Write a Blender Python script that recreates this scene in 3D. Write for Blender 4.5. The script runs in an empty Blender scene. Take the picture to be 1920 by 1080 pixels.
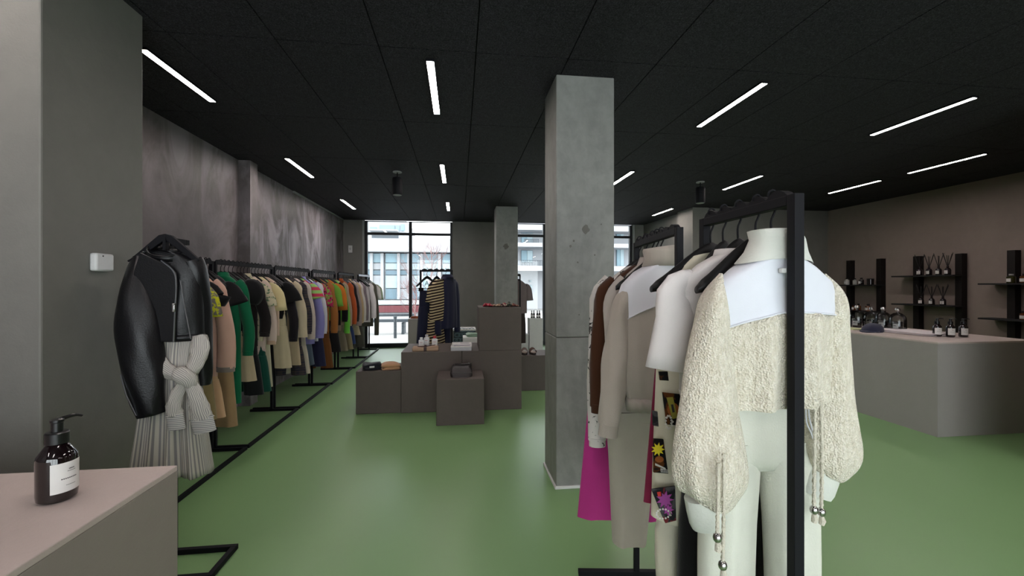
import bpy, bmesh, math, random
from mathutils import Vector, Matrix
R = math.radians
random.seed(7)
SC = bpy.context.scene
COL = SC.collection

# ------------------------------------------------------------------ camera, sky, exposure
CH, F, PX0, PY0 = 1.5, 800.0, 960.0, 535.0
YAW = math.atan(99 / 800)
CS, SN = math.cos(YAW), math.sin(YAW)
CEIL = CH + 1.555
cam = bpy.data.cameras.new('camera')
cam.sensor_width = 36
cam.lens = 36 * F / 1920
cam.shift_y = -(540 - PY0) / 1920
cam.clip_start = 0.02
co = bpy.data.objects.new('camera', cam)
COL.objects.link(co)
co.location = (0, 0, CH)
co.rotation_euler = (R(90), 0, -YAW)
SC.camera = co

SKY = 5.0
STRIP = 66.0
w = bpy.data.worlds.new('overcast_sky')
SC.world = w
w.use_nodes = True
bg = w.node_tree.nodes['Background']
bg.inputs[0].default_value = (0.93, 0.97, 1.0, 1)
bg.inputs[1].default_value = SKY
SC.view_settings.view_transform = 'Standard'
SC.view_settings.look = 'None'
SC.view_settings.gamma = 1
SC.view_settings.use_curve_mapping = False
SC.view_settings.exposure = 0.30
SC.cycles.use_denoising = True
SC.cycles.max_bounces = 8
SC.cycles.diffuse_bounces = 5
SC.cycles.transparent_max_bounces = 12
SC.cycles.sample_clamp_indirect = 6.0
SC.cycles.caustics_reflective = False
SC.cycles.caustics_refractive = False


def portal(x0, x1, y, z0, z1, rz):          # tells the sampler where daylight comes in through a window opening
    l = bpy.data.lights.new('window_portal', 'AREA')
    l.shape = 'RECTANGLE'
    l.size, l.size_y = x1 - x0, z1 - z0
    l.cycles.is_portal = True
    o = bpy.data.objects.new('window_portal', l)
    o.location = ((x0 + x1) / 2, y, (z0 + z1) / 2)
    o.rotation_euler = (R(90), 0, rz)
    COL.objects.link(o)


# ------------------------------------------------------------------ pixel <-> room helpers (measured from the photograph)
def at(px, py, z):
    d = F * (CH - z) / (py - PY0)
    r = (px - PX0) / F * d
    return (r * CS + d * SN, d * CS - r * SN)


def atX(px, X):
    t = (px - PX0) / F
    d = X / (t * CS + SN)
    return d * (CS - t * SN), d


def atY(px, Y):
    t = (px - PX0) / F
    d = Y / (CS - t * SN)
    return d * (t * CS + SN), d


def zat(py, d):
    return CH - (py - PY0) / F * d


# ------------------------------------------------------------------ mesh helpers
class MB:
    def __init__(s):
        s.v, s.f, s.u = [], [], {}

    def box(s, x0, x1, y0, y1, z0, z1, M=None):
        b = len(s.v)
        p = [(x0, y0, z0), (x1, y0, z0), (x1, y1, z0), (x0, y1, z0), (x0, y0, z1), (x1, y0, z1), (x1, y1, z1), (x0, y1, z1)]
        if M is not None:
            p = [tuple(M @ Vector(q)) for q in p]
        s.v += p
        s.f += [tuple(b + i for i in q) for q in ((0, 3, 2, 1), (4, 5, 6, 7), (0, 1, 5, 4), (1, 2, 6, 5), (2, 3, 7, 6), (3, 0, 4, 7))]
        return s

    def bar(s, a, b, w, h=None, up=(0, 0, 1)):
        h = h or w
        a, b = Vector(a), Vector(b)
        T = (b - a).normalized()
        U = Vector(up)
        if abs(T.dot(U)) > .95:
            U = Vector((0, 1, 0))
        S = T.cross(U).normalized()
        U = S.cross(T)
        n = len(s.v)
        for p in (a, b):
            for i, j in ((-1, -1), (1, -1), (1, 1), (-1, 1)):
                s.v.append(tuple(p + S * i * w / 2 + U * j * h / 2))
        s.f += [tuple(n + i for i in q) for q in ((0, 1, 2, 3), (7, 6, 5, 4), (0, 4, 5, 1), (1, 5, 6, 2), (2, 6, 7, 3), (3, 7, 4, 0))]
        return s

    def loft(s, rings, cap0=False, cap1=False, close=True):
        b = len(s.v)
        n = len(rings[0])
        for r in rings:
            for j in range(n):
                s.u[len(s.v) + j] = j / n
            s.v += [tuple(p) for p in r]
        m = n if close else n - 1
        for i in range(len(rings) - 1):
            for j in range(m):
                k = (j + 1) % n
                s.f.append((b + i * n + j, b + (i + 1) * n + j, b + (i + 1) * n + k, b + i * n + k))
        if cap0:
            s.f.append(tuple(b + j for j in range(n)))
        if cap1:
            e = b + (len(rings) - 1) * n
            s.f.append(tuple(e + j for j in range(n - 1, -1, -1)))
        return s

    def lathe(s, prof, n=20, c=(0, 0, 0)):
        rings = [[(c[0] + r * math.cos(2 * math.pi * j / n), c[1] + r * math.sin(2 * math.pi * j / n), c[2] + z) for j in range(n)] for r, z in prof]
        return s.loft(rings[::-1], True, True)

    def tube(s, pts, ra, rb=None, n=10, caps=True, ref=(0, 1, 0), mod=None):
        pts = [Vector(p) for p in pts]
        m = len(pts)
        if not isinstance(ra, (list, tuple)):
            ra = [ra] * m
        if rb is None:
            rb = ra
        if not isinstance(rb, (list, tuple)):
            rb = [rb] * m
        rings = []
        ref = Vector(ref)
        for i, p in enumerate(pts):
            T = (pts[min(i + 1, m - 1)] - pts[max(i - 1, 0)]).normalized()
            S = T.cross(ref)
            if S.length < .05:
                S = T.cross(Vector((1, 0, .01)))
            S.normalize()
            U = S.cross(T)
            ring = []
            for j in range(n):
                a = 2 * math.pi * j / n
                k = mod(a, i / (m - 1)) if mod else 1
                ring.append(p + S * math.cos(a) * ra[i] * k + U * math.sin(a) * rb[i] * k)
            rings.append(ring)
        return s.loft(rings, caps, caps)

    def prism(s, poly, y0, y1, axis='y'):
        b = len(s.v)
        n = len(poly)
        for y in (y0, y1):
            for p in poly:
                s.v.append((p[0], y, p[1]) if axis == 'y' else ((y, p[0], p[1]) if axis == 'x' else (p[0], p[1], y)))
        s.f.append(tuple(b + i for i in range(n)))
        s.f.append(tuple(b + n + i for i in range(n - 1, -1, -1)))
        for i in range(n):
            k = (i + 1) % n
            s.f.append((b + i, b + n + i, b + n + k, b + k))
        return s

    def mesh(s, name, mat, smooth=True, angle=40):
        me = bpy.data.meshes.new(name)
        me.from_pydata(s.v, [], s.f)
        bm = bmesh.new()
        bm.from_mesh(me)
        bmesh.ops.recalc_face_normals(bm, faces=bm.faces)
        bm.to_mesh(me)
        bm.free()
        if s.u and mat and 'stripe' in mat.name:
            at_ = me.attributes.new('around', 'FLOAT', 'POINT')
            at_.data.foreach_set('value', [s.u.get(i, 0) for i in range(len(s.v))])
        if mat:
            me.materials.append(mat)
        if smooth:
            me.polygons.foreach_set('use_smooth', [True] * len(me.polygons))
            me.set_sharp_from_angle(angle=R(angle))
        me.update()
        return me

    def build(s, name, mat, parent=None, smooth=True, bevel=0, solid=0, subd=0, loc=None, angle=40):
        o = bpy.data.objects.new(name, s.mesh(name, mat, smooth, angle))
        COL.objects.link(o)
        if parent:
            o.parent = parent
        if loc:
            o.location = loc
        if solid:
            md = o.modifiers.new('thickness', 'SOLIDIFY')
            md.thickness = solid
            md.offset = -1
        if subd:
            md = o.modifiers.new('smooth', 'SUBSURF')
            md.levels = md.render_levels = subd
        if bevel:
            md = o.modifiers.new('edge', 'BEVEL')
            md.width = bevel
            md.segments = 2
            md.limit_method = 'ANGLE'
        return o


def tag(o, label=None, cat=None, group=None, kind=None):
    if label:
        o['label'] = label
    if cat:
        o['category'] = cat
    if group:
        o['group'] = group
    if kind:
        o['kind'] = kind
    return o


def empty(name, label, cat, loc=(0, 0, 0), rz=0, group=None):
    o = bpy.data.objects.new(name, None)
    o.empty_display_size = .1
    COL.objects.link(o)
    o.location = loc
    o.rotation_euler = (0, 0, rz)
    return tag(o, label, cat, group)


def copy_tree(o, parent=None):
    c = o.copy()
    COL.objects.link(c)
    c.parent = parent
    for ch in o.children:
        copy_tree(ch, c)
    return c


def spline(pts, n):
    """Catmull-Rom through tuples of any length, n samples"""
    out = []
    m = len(pts)
    for k in range(n):
        u = k / (n - 1) * (m - 1)
        i = min(int(u), m - 2)
        t = u - i
        p0, p1, p2, p3 = pts[max(i - 1, 0)], pts[i], pts[i + 1], pts[min(i + 2, m - 1)]
        out.append(tuple(.5 * ((2 * b) + (-a + c) * t + (2 * a - 5 * b + 4 * c - d) * t * t + (-a + 3 * b - 3 * c + d) * t ** 3) for a, b, c, d in zip(p0, p1, p2, p3)))
    return out


# ------------------------------------------------------------------ materials
def lin(c):
    return tuple(((x / 255) / 12.92 if x / 255 <= .04045 else ((x / 255 + .055) / 1.055) ** 2.4) for x in c)


def new_mat(name):
    m = bpy.data.materials.new(name)
    m.use_nodes = True
    nt = m.node_tree
    b = nt.nodes['Principled BSDF']
    return m, nt, b


def mixc(nt, fac, a, b):
    n = nt.nodes.new('ShaderNodeMix')
    n.data_type = 'RGBA'
    if hasattr(fac, 'links'):
        nt.links.new(fac, n.inputs[0])
    else:
        n.inputs[0].default_value = fac
    for v, i in ((a, 6), (b, 7)):
        if hasattr(v, 'links'):
            nt.links.new(v, n.inputs[i])
        else:
            n.inputs[i].default_value = (*v, 1)
    return n.outputs[2]


def coords(nt, scale=(1, 1, 1), rot=(0, 0, 0), kind='Object'):
    t = nt.nodes.new('ShaderNodeTexCoord')
    mp = nt.nodes.new('ShaderNodeMapping')
    mp.inputs['Scale'].default_value = scale
    mp.inputs['Rotation'].default_value = rot
    nt.links.new(t.outputs[kind], mp.inputs[0])
    return mp.outputs[0]


def noise(nt, vec, scale, detail=4, rough=.55, dist=0):
    n = nt.nodes.new('ShaderNodeTexNoise')
    n.inputs['Scale'].default_value = scale
    n.inputs['Detail'].default_value = detail
    n.inputs['Roughness'].default_value = rough
    n.inputs['Distortion'].default_value = dist
    nt.links.new(vec, n.inputs['Vector'])
    return n.outputs['Fac']


def ramp(nt, fac, p0, p1):
    n = nt.nodes.new('ShaderNodeMapRange')
    n.inputs['From Min'].default_value = p0
    n.inputs['From Max'].default_value = p1
    nt.links.new(fac, n.inputs['Value'])
    return n.outputs[0]


def bump(nt, b, h, strength, dist=.01):
    n = nt.nodes.new('ShaderNodeBump')
    n.inputs['Strength'].default_value = strength
    n.inputs['Distance'].default_value = dist
    nt.links.new(h, n.inputs['Height'])
    nt.links.new(n.outputs[0], b.inputs['Normal'])


def plain(name, col, rough=.5, metal=0, spec=.5, coat=0, vary=.06, vscale=30, bmp=0, bscale=200):
    m, nt, b = new_mat(name)
    c = lin(col)
    v = coords(nt)
    b.inputs['Base Color'].default_value = (*c, 1)
    if vary:
        nt.links.new(mixc(nt, noise(nt, v, vscale), tuple(x * (1 - vary) for x in c), tuple(min(1, x * (1 + vary)) for x in c)), b.inputs['Base Color'])
    b.inputs['Roughness'].default_value = rough
    b.inputs['Metallic'].default_value = metal
    b.inputs['Specular IOR Level'].default_value = spec
    b.inputs['Coat Weight'].default_value = coat
    if bmp:
        bump(nt, b, noise(nt, v, bscale, 2), bmp)
    return m


FAB = {}


def fabric(col, weave=260, strength=.25, rough=.9, vary=.10, sheen=.15):
    key = (tuple(col), weave, strength)
    if key in FAB:
        return FAB[key]
    m, nt, b = new_mat('fabric')
    c = lin(col)
    v = coords(nt)
    n1 = noise(nt, v, 7, 3)
    nt.links.new(mixc(nt, n1, tuple(x * (1 - vary) for x in c), tuple(min(1, x * (1 + vary)) for x in c)), b.inputs['Base Color'])
    b.inputs['Roughness'].default_value = rough
    b.inputs['Specular IOR Level'].default_value = .2
    b.inputs['Sheen Weight'].default_value = sheen
    bump(nt, b, noise(nt, v, weave, 2), strength, .004)
    FAB[key] = m
    return m


def striped(name, a, bcol, scale, rot=(0, 0, 0), width=.5, axis='Z', around=False):
    m, nt, b = new_mat(name)
    v = coords(nt, rot=rot)
    if around:                                     # stripes that run along the cloth, counted around it
        at_ = nt.nodes.new('ShaderNodeAttribute')
        at_.attribute_name = 'around'
        cb = nt.nodes.new('ShaderNodeCombineXYZ')
        nt.links.new(at_.outputs['Fac'], cb.inputs[0])
        v = cb.outputs[0]
    wv = nt.nodes.new('ShaderNodeTexWave')
    wv.bands_direction = axis
    wv.inputs['Scale'].default_value = scale
    wv.inputs['Distortion'].default_value = 0
    wv.inputs['Detail'].default_value = 0
    nt.links.new(v, wv.inputs['Vector'])
    nt.links.new(mixc(nt, ramp(nt, wv.outputs['Fac'], width - .08, width + .08), lin(a), lin(bcol)), b.inputs['Base Color'])
    b.inputs['Roughness'].default_value = .9
    b.inputs['Specular IOR Level'].default_value = .2
    return m


def plaid(name, a, bcol, c):
    m, nt, b = new_mat(name)
    v = coords(nt)
    outs = []
    for ax, sc in (('X', 22), ('Z', 22), ('X', 60), ('Z', 60)):
        wv = nt.nodes.new('ShaderNodeTexWave')
        wv.bands_direction = ax
        wv.inputs['Scale'].default_value = sc / 6.3
        nt.links.new(v, wv.inputs['Vector'])
        outs.append(ramp(nt, wv.outputs['Fac'], .6, .8))
    c1 = mixc(nt, outs[0], lin(a), lin(bcol))
    c2 = mixc(nt, outs[1], c1, lin(bcol))
    c3 = mixc(nt, outs[3], c2, lin(c))
    nt.links.new(mixc(nt, .35, c2, c3), b.inputs['Base Color'])
    b.inputs['Roughness'].default_value = .9
    b.inputs['Specular IOR Level'].default_value = .2
    return m


def blotch(name, a, bcol, scale, lo=.48, hi=.54, c=None, scale2=30):
    m, nt, b = new_mat(name)
    v = coords(nt)
    col = mixc(nt, ramp(nt, noise(nt, v, scale, 3, .5, .6), lo, hi), lin(a), lin(bcol))
    if c:
        v2 = coords(nt, (1.3, 1.1, .9), (1, 2, 3))
        col = mixc(nt, ramp(nt, noise(nt, v2, scale2, 2), .57, .61), col, lin(c))
    nt.links.new(col, b.inputs['Base Color'])
    b.inputs['Roughness'].default_value = .88
    b.inputs['Specular IOR Level'].default_value = .2
    return m


def concrete(name, col, dark=.6, light=1.35, scale=.9, rough=.6, stretch=(1, 1, .6), fine=.25, spec=.4, patches=False):
    m, nt, b = new_mat(name)
    c = lin(col)
    v = coords(nt, stretch)
    n1 = noise(nt, v, scale * 1.6, 8, .6, .8)
    n2 = noise(nt, coords(nt, (1, 1, 1), (1, 0, 2)), scale * 9, 5, .65, .3)
    n3 = noise(nt, coords(nt), 120, 3, .6)
    col1 = mixc(nt, ramp(nt, n1, .3, .7), tuple(x * dark for x in c), tuple(min(1, x * light) for x in c))
    col2 = mixc(nt, ramp(nt, n2, .35, .7), tuple(x * (dark + 1) / 2 for x in c), tuple(min(1, x * (light + 1) / 2) for x in c))
    cc = mixc(nt, .45, col1, col2)
    if patches:                                    # pale trowelled streaks of the plaster, their tint raised to stand for daylight
        n4 = noise(nt, coords(nt, (1, 1, .45), (.5, .3, 0)), 1.9, 7, .62, 1.6)
        n5 = noise(nt, coords(nt, (1, .16, 1)), .55, 2)
        mm = nt.nodes.new('ShaderNodeMath')
        mm.operation = 'MULTIPLY'
        nt.links.new(ramp(nt, n4, .43, .63), mm.inputs[0])
        nt.links.new(ramp(nt, n5, .38, .62), mm.inputs[1])
        cc = mixc(nt, mm.outputs[0], cc, tuple(min(1, x * y) for x, y in zip(c, (3.3, 3.4, 3.8))))
    nt.links.new(cc, b.inputs['Base Color'])
    b.inputs['Roughness'].default_value = rough
    b.inputs['Specular IOR Level'].default_value = spec
    mm = nt.nodes.new('ShaderNodeMath')
    mm.operation = 'MULTIPLY_ADD'
    nt.links.new(n3, mm.inputs[0])
    mm.inputs[1].default_value = fine
    nt.links.new(n2, mm.inputs[2])
    bump(nt, b, mm.outputs[0], .25, .01)
    return m


M = {}
M['floor'] = None
m, nt, b = new_mat('green_resin_floor')
v = coords(nt)
n1 = noise(nt, v, .8, 5)
nt.links.new(mixc(nt, n1, lin((116, 150, 100)), lin((122, 158, 108))), b.inputs['Base Color'])
b.inputs['Roughness'].default_value = .36
b.inputs['Specular IOR Level'].default_value = .45
bump(nt, b, noise(nt, v, 160, 2), .04, .004)
M['floor'] = m
M['wall'] = concrete('grey_plaster_wall', (104, 98, 98), patches=True, rough=.5)
M['wall2'] = concrete('brown_grey_plaster_wall', (138, 125, 118), .85, 1.12, rough=.7)
M['pier'] = concrete('smooth_grey_plaster', (120, 118, 113), .82, 1.15, rough=.65)
M['pier_light'] = M['pier']
M['column'] = concrete('cast_concrete', (130, 130, 126), .5, 1.4, 1.2, rough=.6, stretch=(1, 1, .35))
M['plinth'] = concrete('brown_grey_plinth_paint', (86, 77, 72), .88, 1.1, 1.5, rough=.7)
M['counter'] = concrete('warm_grey_microcement_lit', (182, 168, 162), .93, 1.06, 1.5, rough=.6)  # counter tops, paler than the body: stronger light put into the colour
M['counter_body_shaded'] = concrete('warm_grey_microcement_shaded', (138, 128, 122), .93, 1.06, 1.5, rough=.6)  # darker copy of the same microcement, shade of the sides painted in
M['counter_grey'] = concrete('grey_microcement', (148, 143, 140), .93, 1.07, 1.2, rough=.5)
m, nt, b = new_mat('black_wood_wool_board')
v = coords(nt, kind='Object')
n1 = noise(nt, coords(nt, (1, 1, 1), kind='Generated'), 3, 2)
vz = noise(nt, coords(nt, (1, 3.4, 1), (0, 0, .3)), 34, 3, .6, 3.0)
vy = noise(nt, coords(nt, (3.4, 1, 1), (0, 0, .5)), 30, 3, .6, 3.0)
fac = mixc(nt, .5, vz, vy)
nt.links.new(mixc(nt, ramp(nt, fac, .47, .60), (.004, .0036, .005), (.062, .056, .072)), b.inputs['Base Color'])
b.inputs['Roughness'].default_value = .8
b.inputs['Specular IOR Level'].default_value = .3
bump(nt, b, fac, .8, .012)
M['ceiling'] = m
M['black'] = plain('black_powder_coat', (13, 13, 18), .62, vary=.05, spec=.18)
M['black_matte'] = plain('matte_black', (16, 15, 17), .7)
M['hanger'] = plain('black_painted_wood', (9, 8, 9), .5, vary=.1, spec=.3)
M['frame'] = plain('black_window_frame', (24, 25, 29), .45, spec=.3)
M['reveal'] = plain('pale_window_reveal', (160, 160, 160), .7)
M['white'] = plain('white_plastic', (215, 215, 215), .4)
M['white_matte'] = plain('white_plinth_paint', (205, 205, 203), .6)
M['paper'] = plain('white_paper', (220, 217, 214), .7)
M['paper2'] = plain('pale_grey_paper', (178, 176, 180), .6)
M['ink'] = plain('dark_ink', (40, 38, 40), .6)
M['chrome'] = plain('polished_metal', (190, 188, 186), .18, 1, vary=0)
M['steel'] = plain('brushed_steel', (150, 152, 156), .32, 1)
M['leather'] = plain('black_leather', (9, 9, 13), .38, spec=.38, vary=.15, vscale=9, bmp=.10, bscale=140)
M['bag_leather'] = plain('dark_brown_leather', (30, 24, 24), .4, spec=.5, bmp=.25, bscale=120)
M['amber'] = plain('dark_amber_glass', (18, 9, 11), .08, spec=.7, coat=.6, vary=0)
M['amber_box'] = plain('amber_glass', (90, 48, 18), .15, coat=.5)
M['olive_glass'] = plain('olive_glass', (52, 52, 20), .12, coat=.5)
M['pump'] = plain('black_pump_plastic', (14, 14, 16), .32)
M['wood_dark'] = plain('black_stained_wood', (20, 15, 14), .55, vary=.2, spec=.3)
M['reed'] = plain('black_reed', (24, 20, 20), .7)
M['kraft'] = plain('kraft_paper', (160, 132, 108), .8)
M['ribbon'] = plain('dark_brown_ribbon', (52, 30, 28), .6)
M['red'] = plain('red_plastic', (160, 30, 40), .4)
M['rope'] = plain('cream_rope', (205, 198, 182), .9, bmp=.5, bscale=300)


def glass_mat(name, tint=(1, 1, 1), fres=1.45, rough=0.0):
    m = bpy.data.materials.new(name)
    m.use_nodes = True
    nt = m.node_tree
    nt.nodes.clear()
    out = nt.nodes.new('ShaderNodeOutputMaterial')
    mx = nt.nodes.new('ShaderNodeMixShader')
    tr = nt.nodes.new('ShaderNodeBsdfTransparent')
    tr.inputs[0].default_value = (*tint, 1)
    gl = nt.nodes.new('ShaderNodeBsdfGlossy')
    gl.inputs['Roughness'].default_value = rough
    fr = nt.nodes.new('ShaderNodeFresnel')
    fr.inputs[0].default_value = fres
    nt.links.new(fr.outputs[0], mx.inputs[0])
    nt.links.new(tr.outputs[0], mx.inputs[1])
    nt.links.new(gl.outputs[0], mx.inputs[2])
    nt.links.new(mx.outputs[0], out.inputs[0])
    return m


M['pane'] = glass_mat('window_glass', (.96, .98, .98))
M['dome'] = glass_mat('clear_dome_glass', (.93, .95, .95), 1.6, .02)
m = bpy.data.materials.new('lit_strip_diffuser')
m.use_nodes = True
nt = m.node_tree
b = nt.nodes['Principled BSDF']
b.inputs['Base Color'].default_value = (.9, .9, .9, 1)
b.inputs['Emission Color'].default_value = (1.0, .90, .86, 1)
b.inputs['Emission Strength'].default_value = STRIP
M['strip'] = m

# ------------------------------------------------------------------ the room shell
XL, XR, YF, YB = -2.72, 7.66, 10.5, -3.2          # left wall, right wall, window front, wall behind the camera
XS, YS = 4.72, 8.05                                # the recess at the right rear


def struct(mb, name, mat, bevel=0, smooth=False, parent=None):
    o = mb.build(name, mat, parent, smooth, bevel)
    if not parent:
        o['kind'] = 'structure'
    return o


struct(MB().box(XL - .2, XR + .2, YB - .2, YF + .2, -.12, 0), 'floor', M['floor'])
ceil = struct(MB().box(XL - .2, XR + .2, YB - .2, YF + .2, CEIL + .022, CEIL + .15), 'ceiling', M['black_matte'])
# acoustic boards of the ceiling: .63 x 1.285 m, open joints
PW, PL = .632, 1.285
pmesh = MB().box(.004, PW - .004, .004, PL - .004, 0, .022).mesh('ceiling_panel', M['ceiling'], False)
gx0, gy0 = -.52 - 4 * PW, 2.86 - 2 * PL
for i in range(18):
    for j in range(8):
        x, y = gx0 + i * PW, gy0 + j * PL
        if x + PW > XR + .2 or x < XL - .63 or y + PL > YF + .3:
            continue
        o = bpy.data.objects.new('ceiling_panel', pmesh)
        o.parent = ceil
        o.location = (x, y, CEIL)
        COL.objects.link(o)
struct(MB().box(XL - .3, XR + .3, YB - .3, gy0 - .002, CEIL, CEIL + .022), 'trim_1', M['black_matte'])

struct(MB().box(XL - .2, XL, YB, YF, 0, CEIL + .02), 'wall_left', M['wall'])
struct(MB().box(XR, XR + .2, YB, YS, 0, CEIL + .02), 'wall_right', M['wall2'])
mb = MB().box(XS, XR + .2, YS, YS + .2, 0, CEIL + .02).box(XS, XS + .2, YS, YF, 0, CEIL + .02).box(XS - .10, XS + .24, YS - .05, YS + .55, 0, CEIL + .02)
struct(mb, 'wall_corner', M['pier'])
# unseen partition added past the right edge, shading the long counter's near face
struct(MB().box(4.78, XR, 2.72, 2.9, 0, CEIL + .02), 'wall_shade_added', M['wall2'])
# pilaster on the left wall
ya, _ = atX(437, XL)
yb, _ = atX(483, XL + .14)
struct(MB().box(XL, XL + .14, ya + .12, yb, 0, CEIL + .01), 'trim_2', M['wall'])
# pier at the left front
PXR = -1.82
struct(MB().box(XL, PXR, 2.11, 2.72, 0, CEIL + .01), 'wall_pier', M['pier'], .008)
# pale rail along the left edge of the ceiling
struct(MB().box(XL + .002, XL + .035, 7.4, 10.4, CEIL - .03, CEIL - .004), 'trim_3', M['reveal'])

# window front
WZ0, WZ1 = .07, CEIL - .005
x_w1a, _ = atY(683, YF)
x_w1b, _ = atY(848, YF)
x_w2a, _ = atY(958, YF)
x_w2b, _ = atY(1187, YF)
mb = MB().box(XL - .2, x_w1a - .05, YF, YF + .35, 0, CEIL + .02).box(x_w1b, x_w2a, YF, YF + .35, 0, CEIL + .02).box(x_w2b + .05, XS + .2, YF, YF + .35, 0, CEIL + .02)
struct(mb, 'wall_far', M['pier'])
mb = MB().box(x_w1a - .05, x_w1a - .002, YF + .02, YF + .3, 0, CEIL).box(x_w2b + .002, x_w2b + .05, YF + .02, YF + .3, 0, CEIL)
struct(mb, 'trim_4', M['reveal'])


def window(n, x0, x1, mull, z_tr):
    r = bpy.data.objects.new('window_%d' % n, None)
    COL.objects.link(r)
    r.location = ((x0 + x1) / 2, YF + .12, 0)
    r['kind'] = 'structure'
    cx = (x0 + x1) / 2
    f = .055
    a, c = x0 - cx, x1 - cx
    mb = MB().box(a, a + f, -.05, .05, 0, WZ1).box(c - f, c, -.05, .05, 0, WZ1).box(a + f, c - f, -.05, .05, 0, .10).box(a + f, c - f, -.05, .05, WZ1 - .012, WZ1)
    mb.build('window_frame', M['frame'], r, False, .004)
    xs = [a + f] + [m - cx for m in mull] + [c - f]
    for m_ in mull:
        MB().box(m_ - cx - .035, m_ - cx + .035, -.05, .05, .10, WZ1 - .012).build('mullion', M['frame'], r, False, .004)
    for i in range(len(xs) - 1):
        l = xs[i] + (.035 if i else 0)
        h = xs[i + 1] - (.035 if i < len(xs) - 2 else 0)
        MB().box(l, h, -.04, .04, z_tr - .03, z_tr + .03).build('transom', M['frame'], r, False, .004)
        MB().box(l, h, -.004, .004, .10, z_tr - .03).build('pane', M['pane'], r, False)
        MB().box(l, h, -.004, .004, z_tr + .03, WZ1 - .012).build('pane', M['pane'], r, False)
    return r


xm1, d1 = atY(768, YF)
z_tr = zat(438, d1)
win1 = window(1, x_w1a, x_w1b, [xm1 + .01], z_tr)
xm2, _ = atY(1022, YF)
win2 = window(2, x_w2a, x_w2b, [xm2, (xm2 + x_w2b) / 2], z_tr)
portal(x_w1a, x_w1b, YF - .02, .1, CEIL - .02, 0)
portal(x_w2a, x_w2b, YF - .02, .1, CEIL - .02, 0)

# the shop front behind the camera, glazed like the far one
BX0, BX1 = -2.4, 4.6
mb = MB().box(XL - .2, BX0, YB - .3, YB, 0, CEIL + .02).box(BX1, XR + .2, YB - .3, YB, 0, CEIL + .02).box(BX0, BX1, YB - .3, YB, 0, .1).box(BX0, BX1, YB - .3, YB, CEIL - .12, CEIL + .02)
struct(mb, 'wall_rear', M['pier'])
r = bpy.data.objects.new('window_3', None)
COL.objects.link(r)
r.location = (0, YB - .15, 0)
r['kind'] = 'structure'
nb = 5
for i in range(nb + 1):
    x = BX0 + (BX1 - BX0) * i / nb
    MB().box(x - .035, x + .035, -.05, .05, .1, CEIL - .12).build('mullion', M['frame'], r, False)
for i in range(nb):
    a = BX0 + (BX1 - BX0) * i / nb
    MB().box(a + .035, a + (BX1 - BX0) / nb - .035, -.004, .004, .1, CEIL - .12).build('pane', M['pane'], r, False)
portal(BX0, BX1, YB + .02, .1, CEIL - .12, R(180))


# columns
def column(name, x0, x1, y0, y1, seam, pocks, label):
    r = empty(name, label, 'column', ((x0 + x1) / 2, (y0 + y1) / 2, 0))
    hx, hy = (x1 - x0) / 2, (y1 - y0) / 2
    MB().box(-hx, hx, -hy, hy, 0, seam - .002).build('lower_shaft', M['column'], r, False, .008)
    MB().box(-hx, hx, -hy, hy, seam, CEIL).build('upper_shaft', M['column'], r, False, .008)
    MB().box(-hx - .012, hx + .012, -hy - .012, hy + .012, 0.0, .022).build('base_trim', M['white_matte'], r, False, .004)
    for u, z, rad, k in pocks:                     # filled tie holes and blow holes in the cast face
        n = 12
        poly = [(u + rad * math.cos(2 * math.pi * i / n) * (1 + .25 * math.sin(3 * i + k)), z + rad * 1.15 * math.sin(2 * math.pi * i / n) * (1 + .2 * math.cos(2 * i + k))) for i in range(n)]
        MB().prism(poly, -hy - .0012, -hy + .004).build('filled_hole', M['filler'], r, False)
    return r


M['filler'] = plain('dark_filler', (92, 90, 84), .8, vary=.2)
fx0, fy0 = at(1043, 917, 0)
fx1, _ = atY(1152, fy0)
def zc(py): return zat(py, atY(1098, fy0)[1])
column('concrete_column', fx0, fx1, fy0, fy0 + .42, zc(632), [(.0, zc(430), .028, 1), (-.115, zc(462), .009, 2), (-.09, zc(452), .008, 4), (.07, zc(478), .006, 3), (-.06, zc(492), .006, 5), (.12, zc(420), .005, 2), (-.05, zc(590), .005, 1)],
       'tall cast concrete column in front of the display plinths, nearest the camera')
gx_0, _ = atY(930, 8.35)
gx_1, _ = atY(971, 8.35)
def zg(py): return zat(py, 8.4)
column('concrete_column', gx_0, gx_1, 8.35, 8.35 + .42, 1.12, [(-.02, zg(462), .05, 2)], 'farther concrete column standing before the shop windows')


# ------------------------------------------------------------------ ceiling lights
def strip_light(p, q, label):
    a, b_ = at(*p, CEIL), at(*q, CEIL)
    cx, cy = (a[0] + b_[0]) / 2, (a[1] + b_[1]) / 2
    L = abs(a[1] - b_[1]) / 2
    L = min(max(L, .4), .62)
    r = empty('strip_light', label, 'ceiling light', (cx, cy, CEIL - .016), 0, 'recessed strip lights in the black ceiling')
    f = .030
    MB().box(-f, -f + .005, -L, L, 0, .016).box(f - .005, f, -L, L, 0, .016).box(-f, f, -L - .005, -L, 0, .016).box(-f, f, L, L + .005, 0, .016).build('frame', M['black'], r, False)
    MB().box(-f + .006, f - .006, -L, L, .002, .015).build('diffuser', M['strip'], r, False)
    return r


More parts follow.
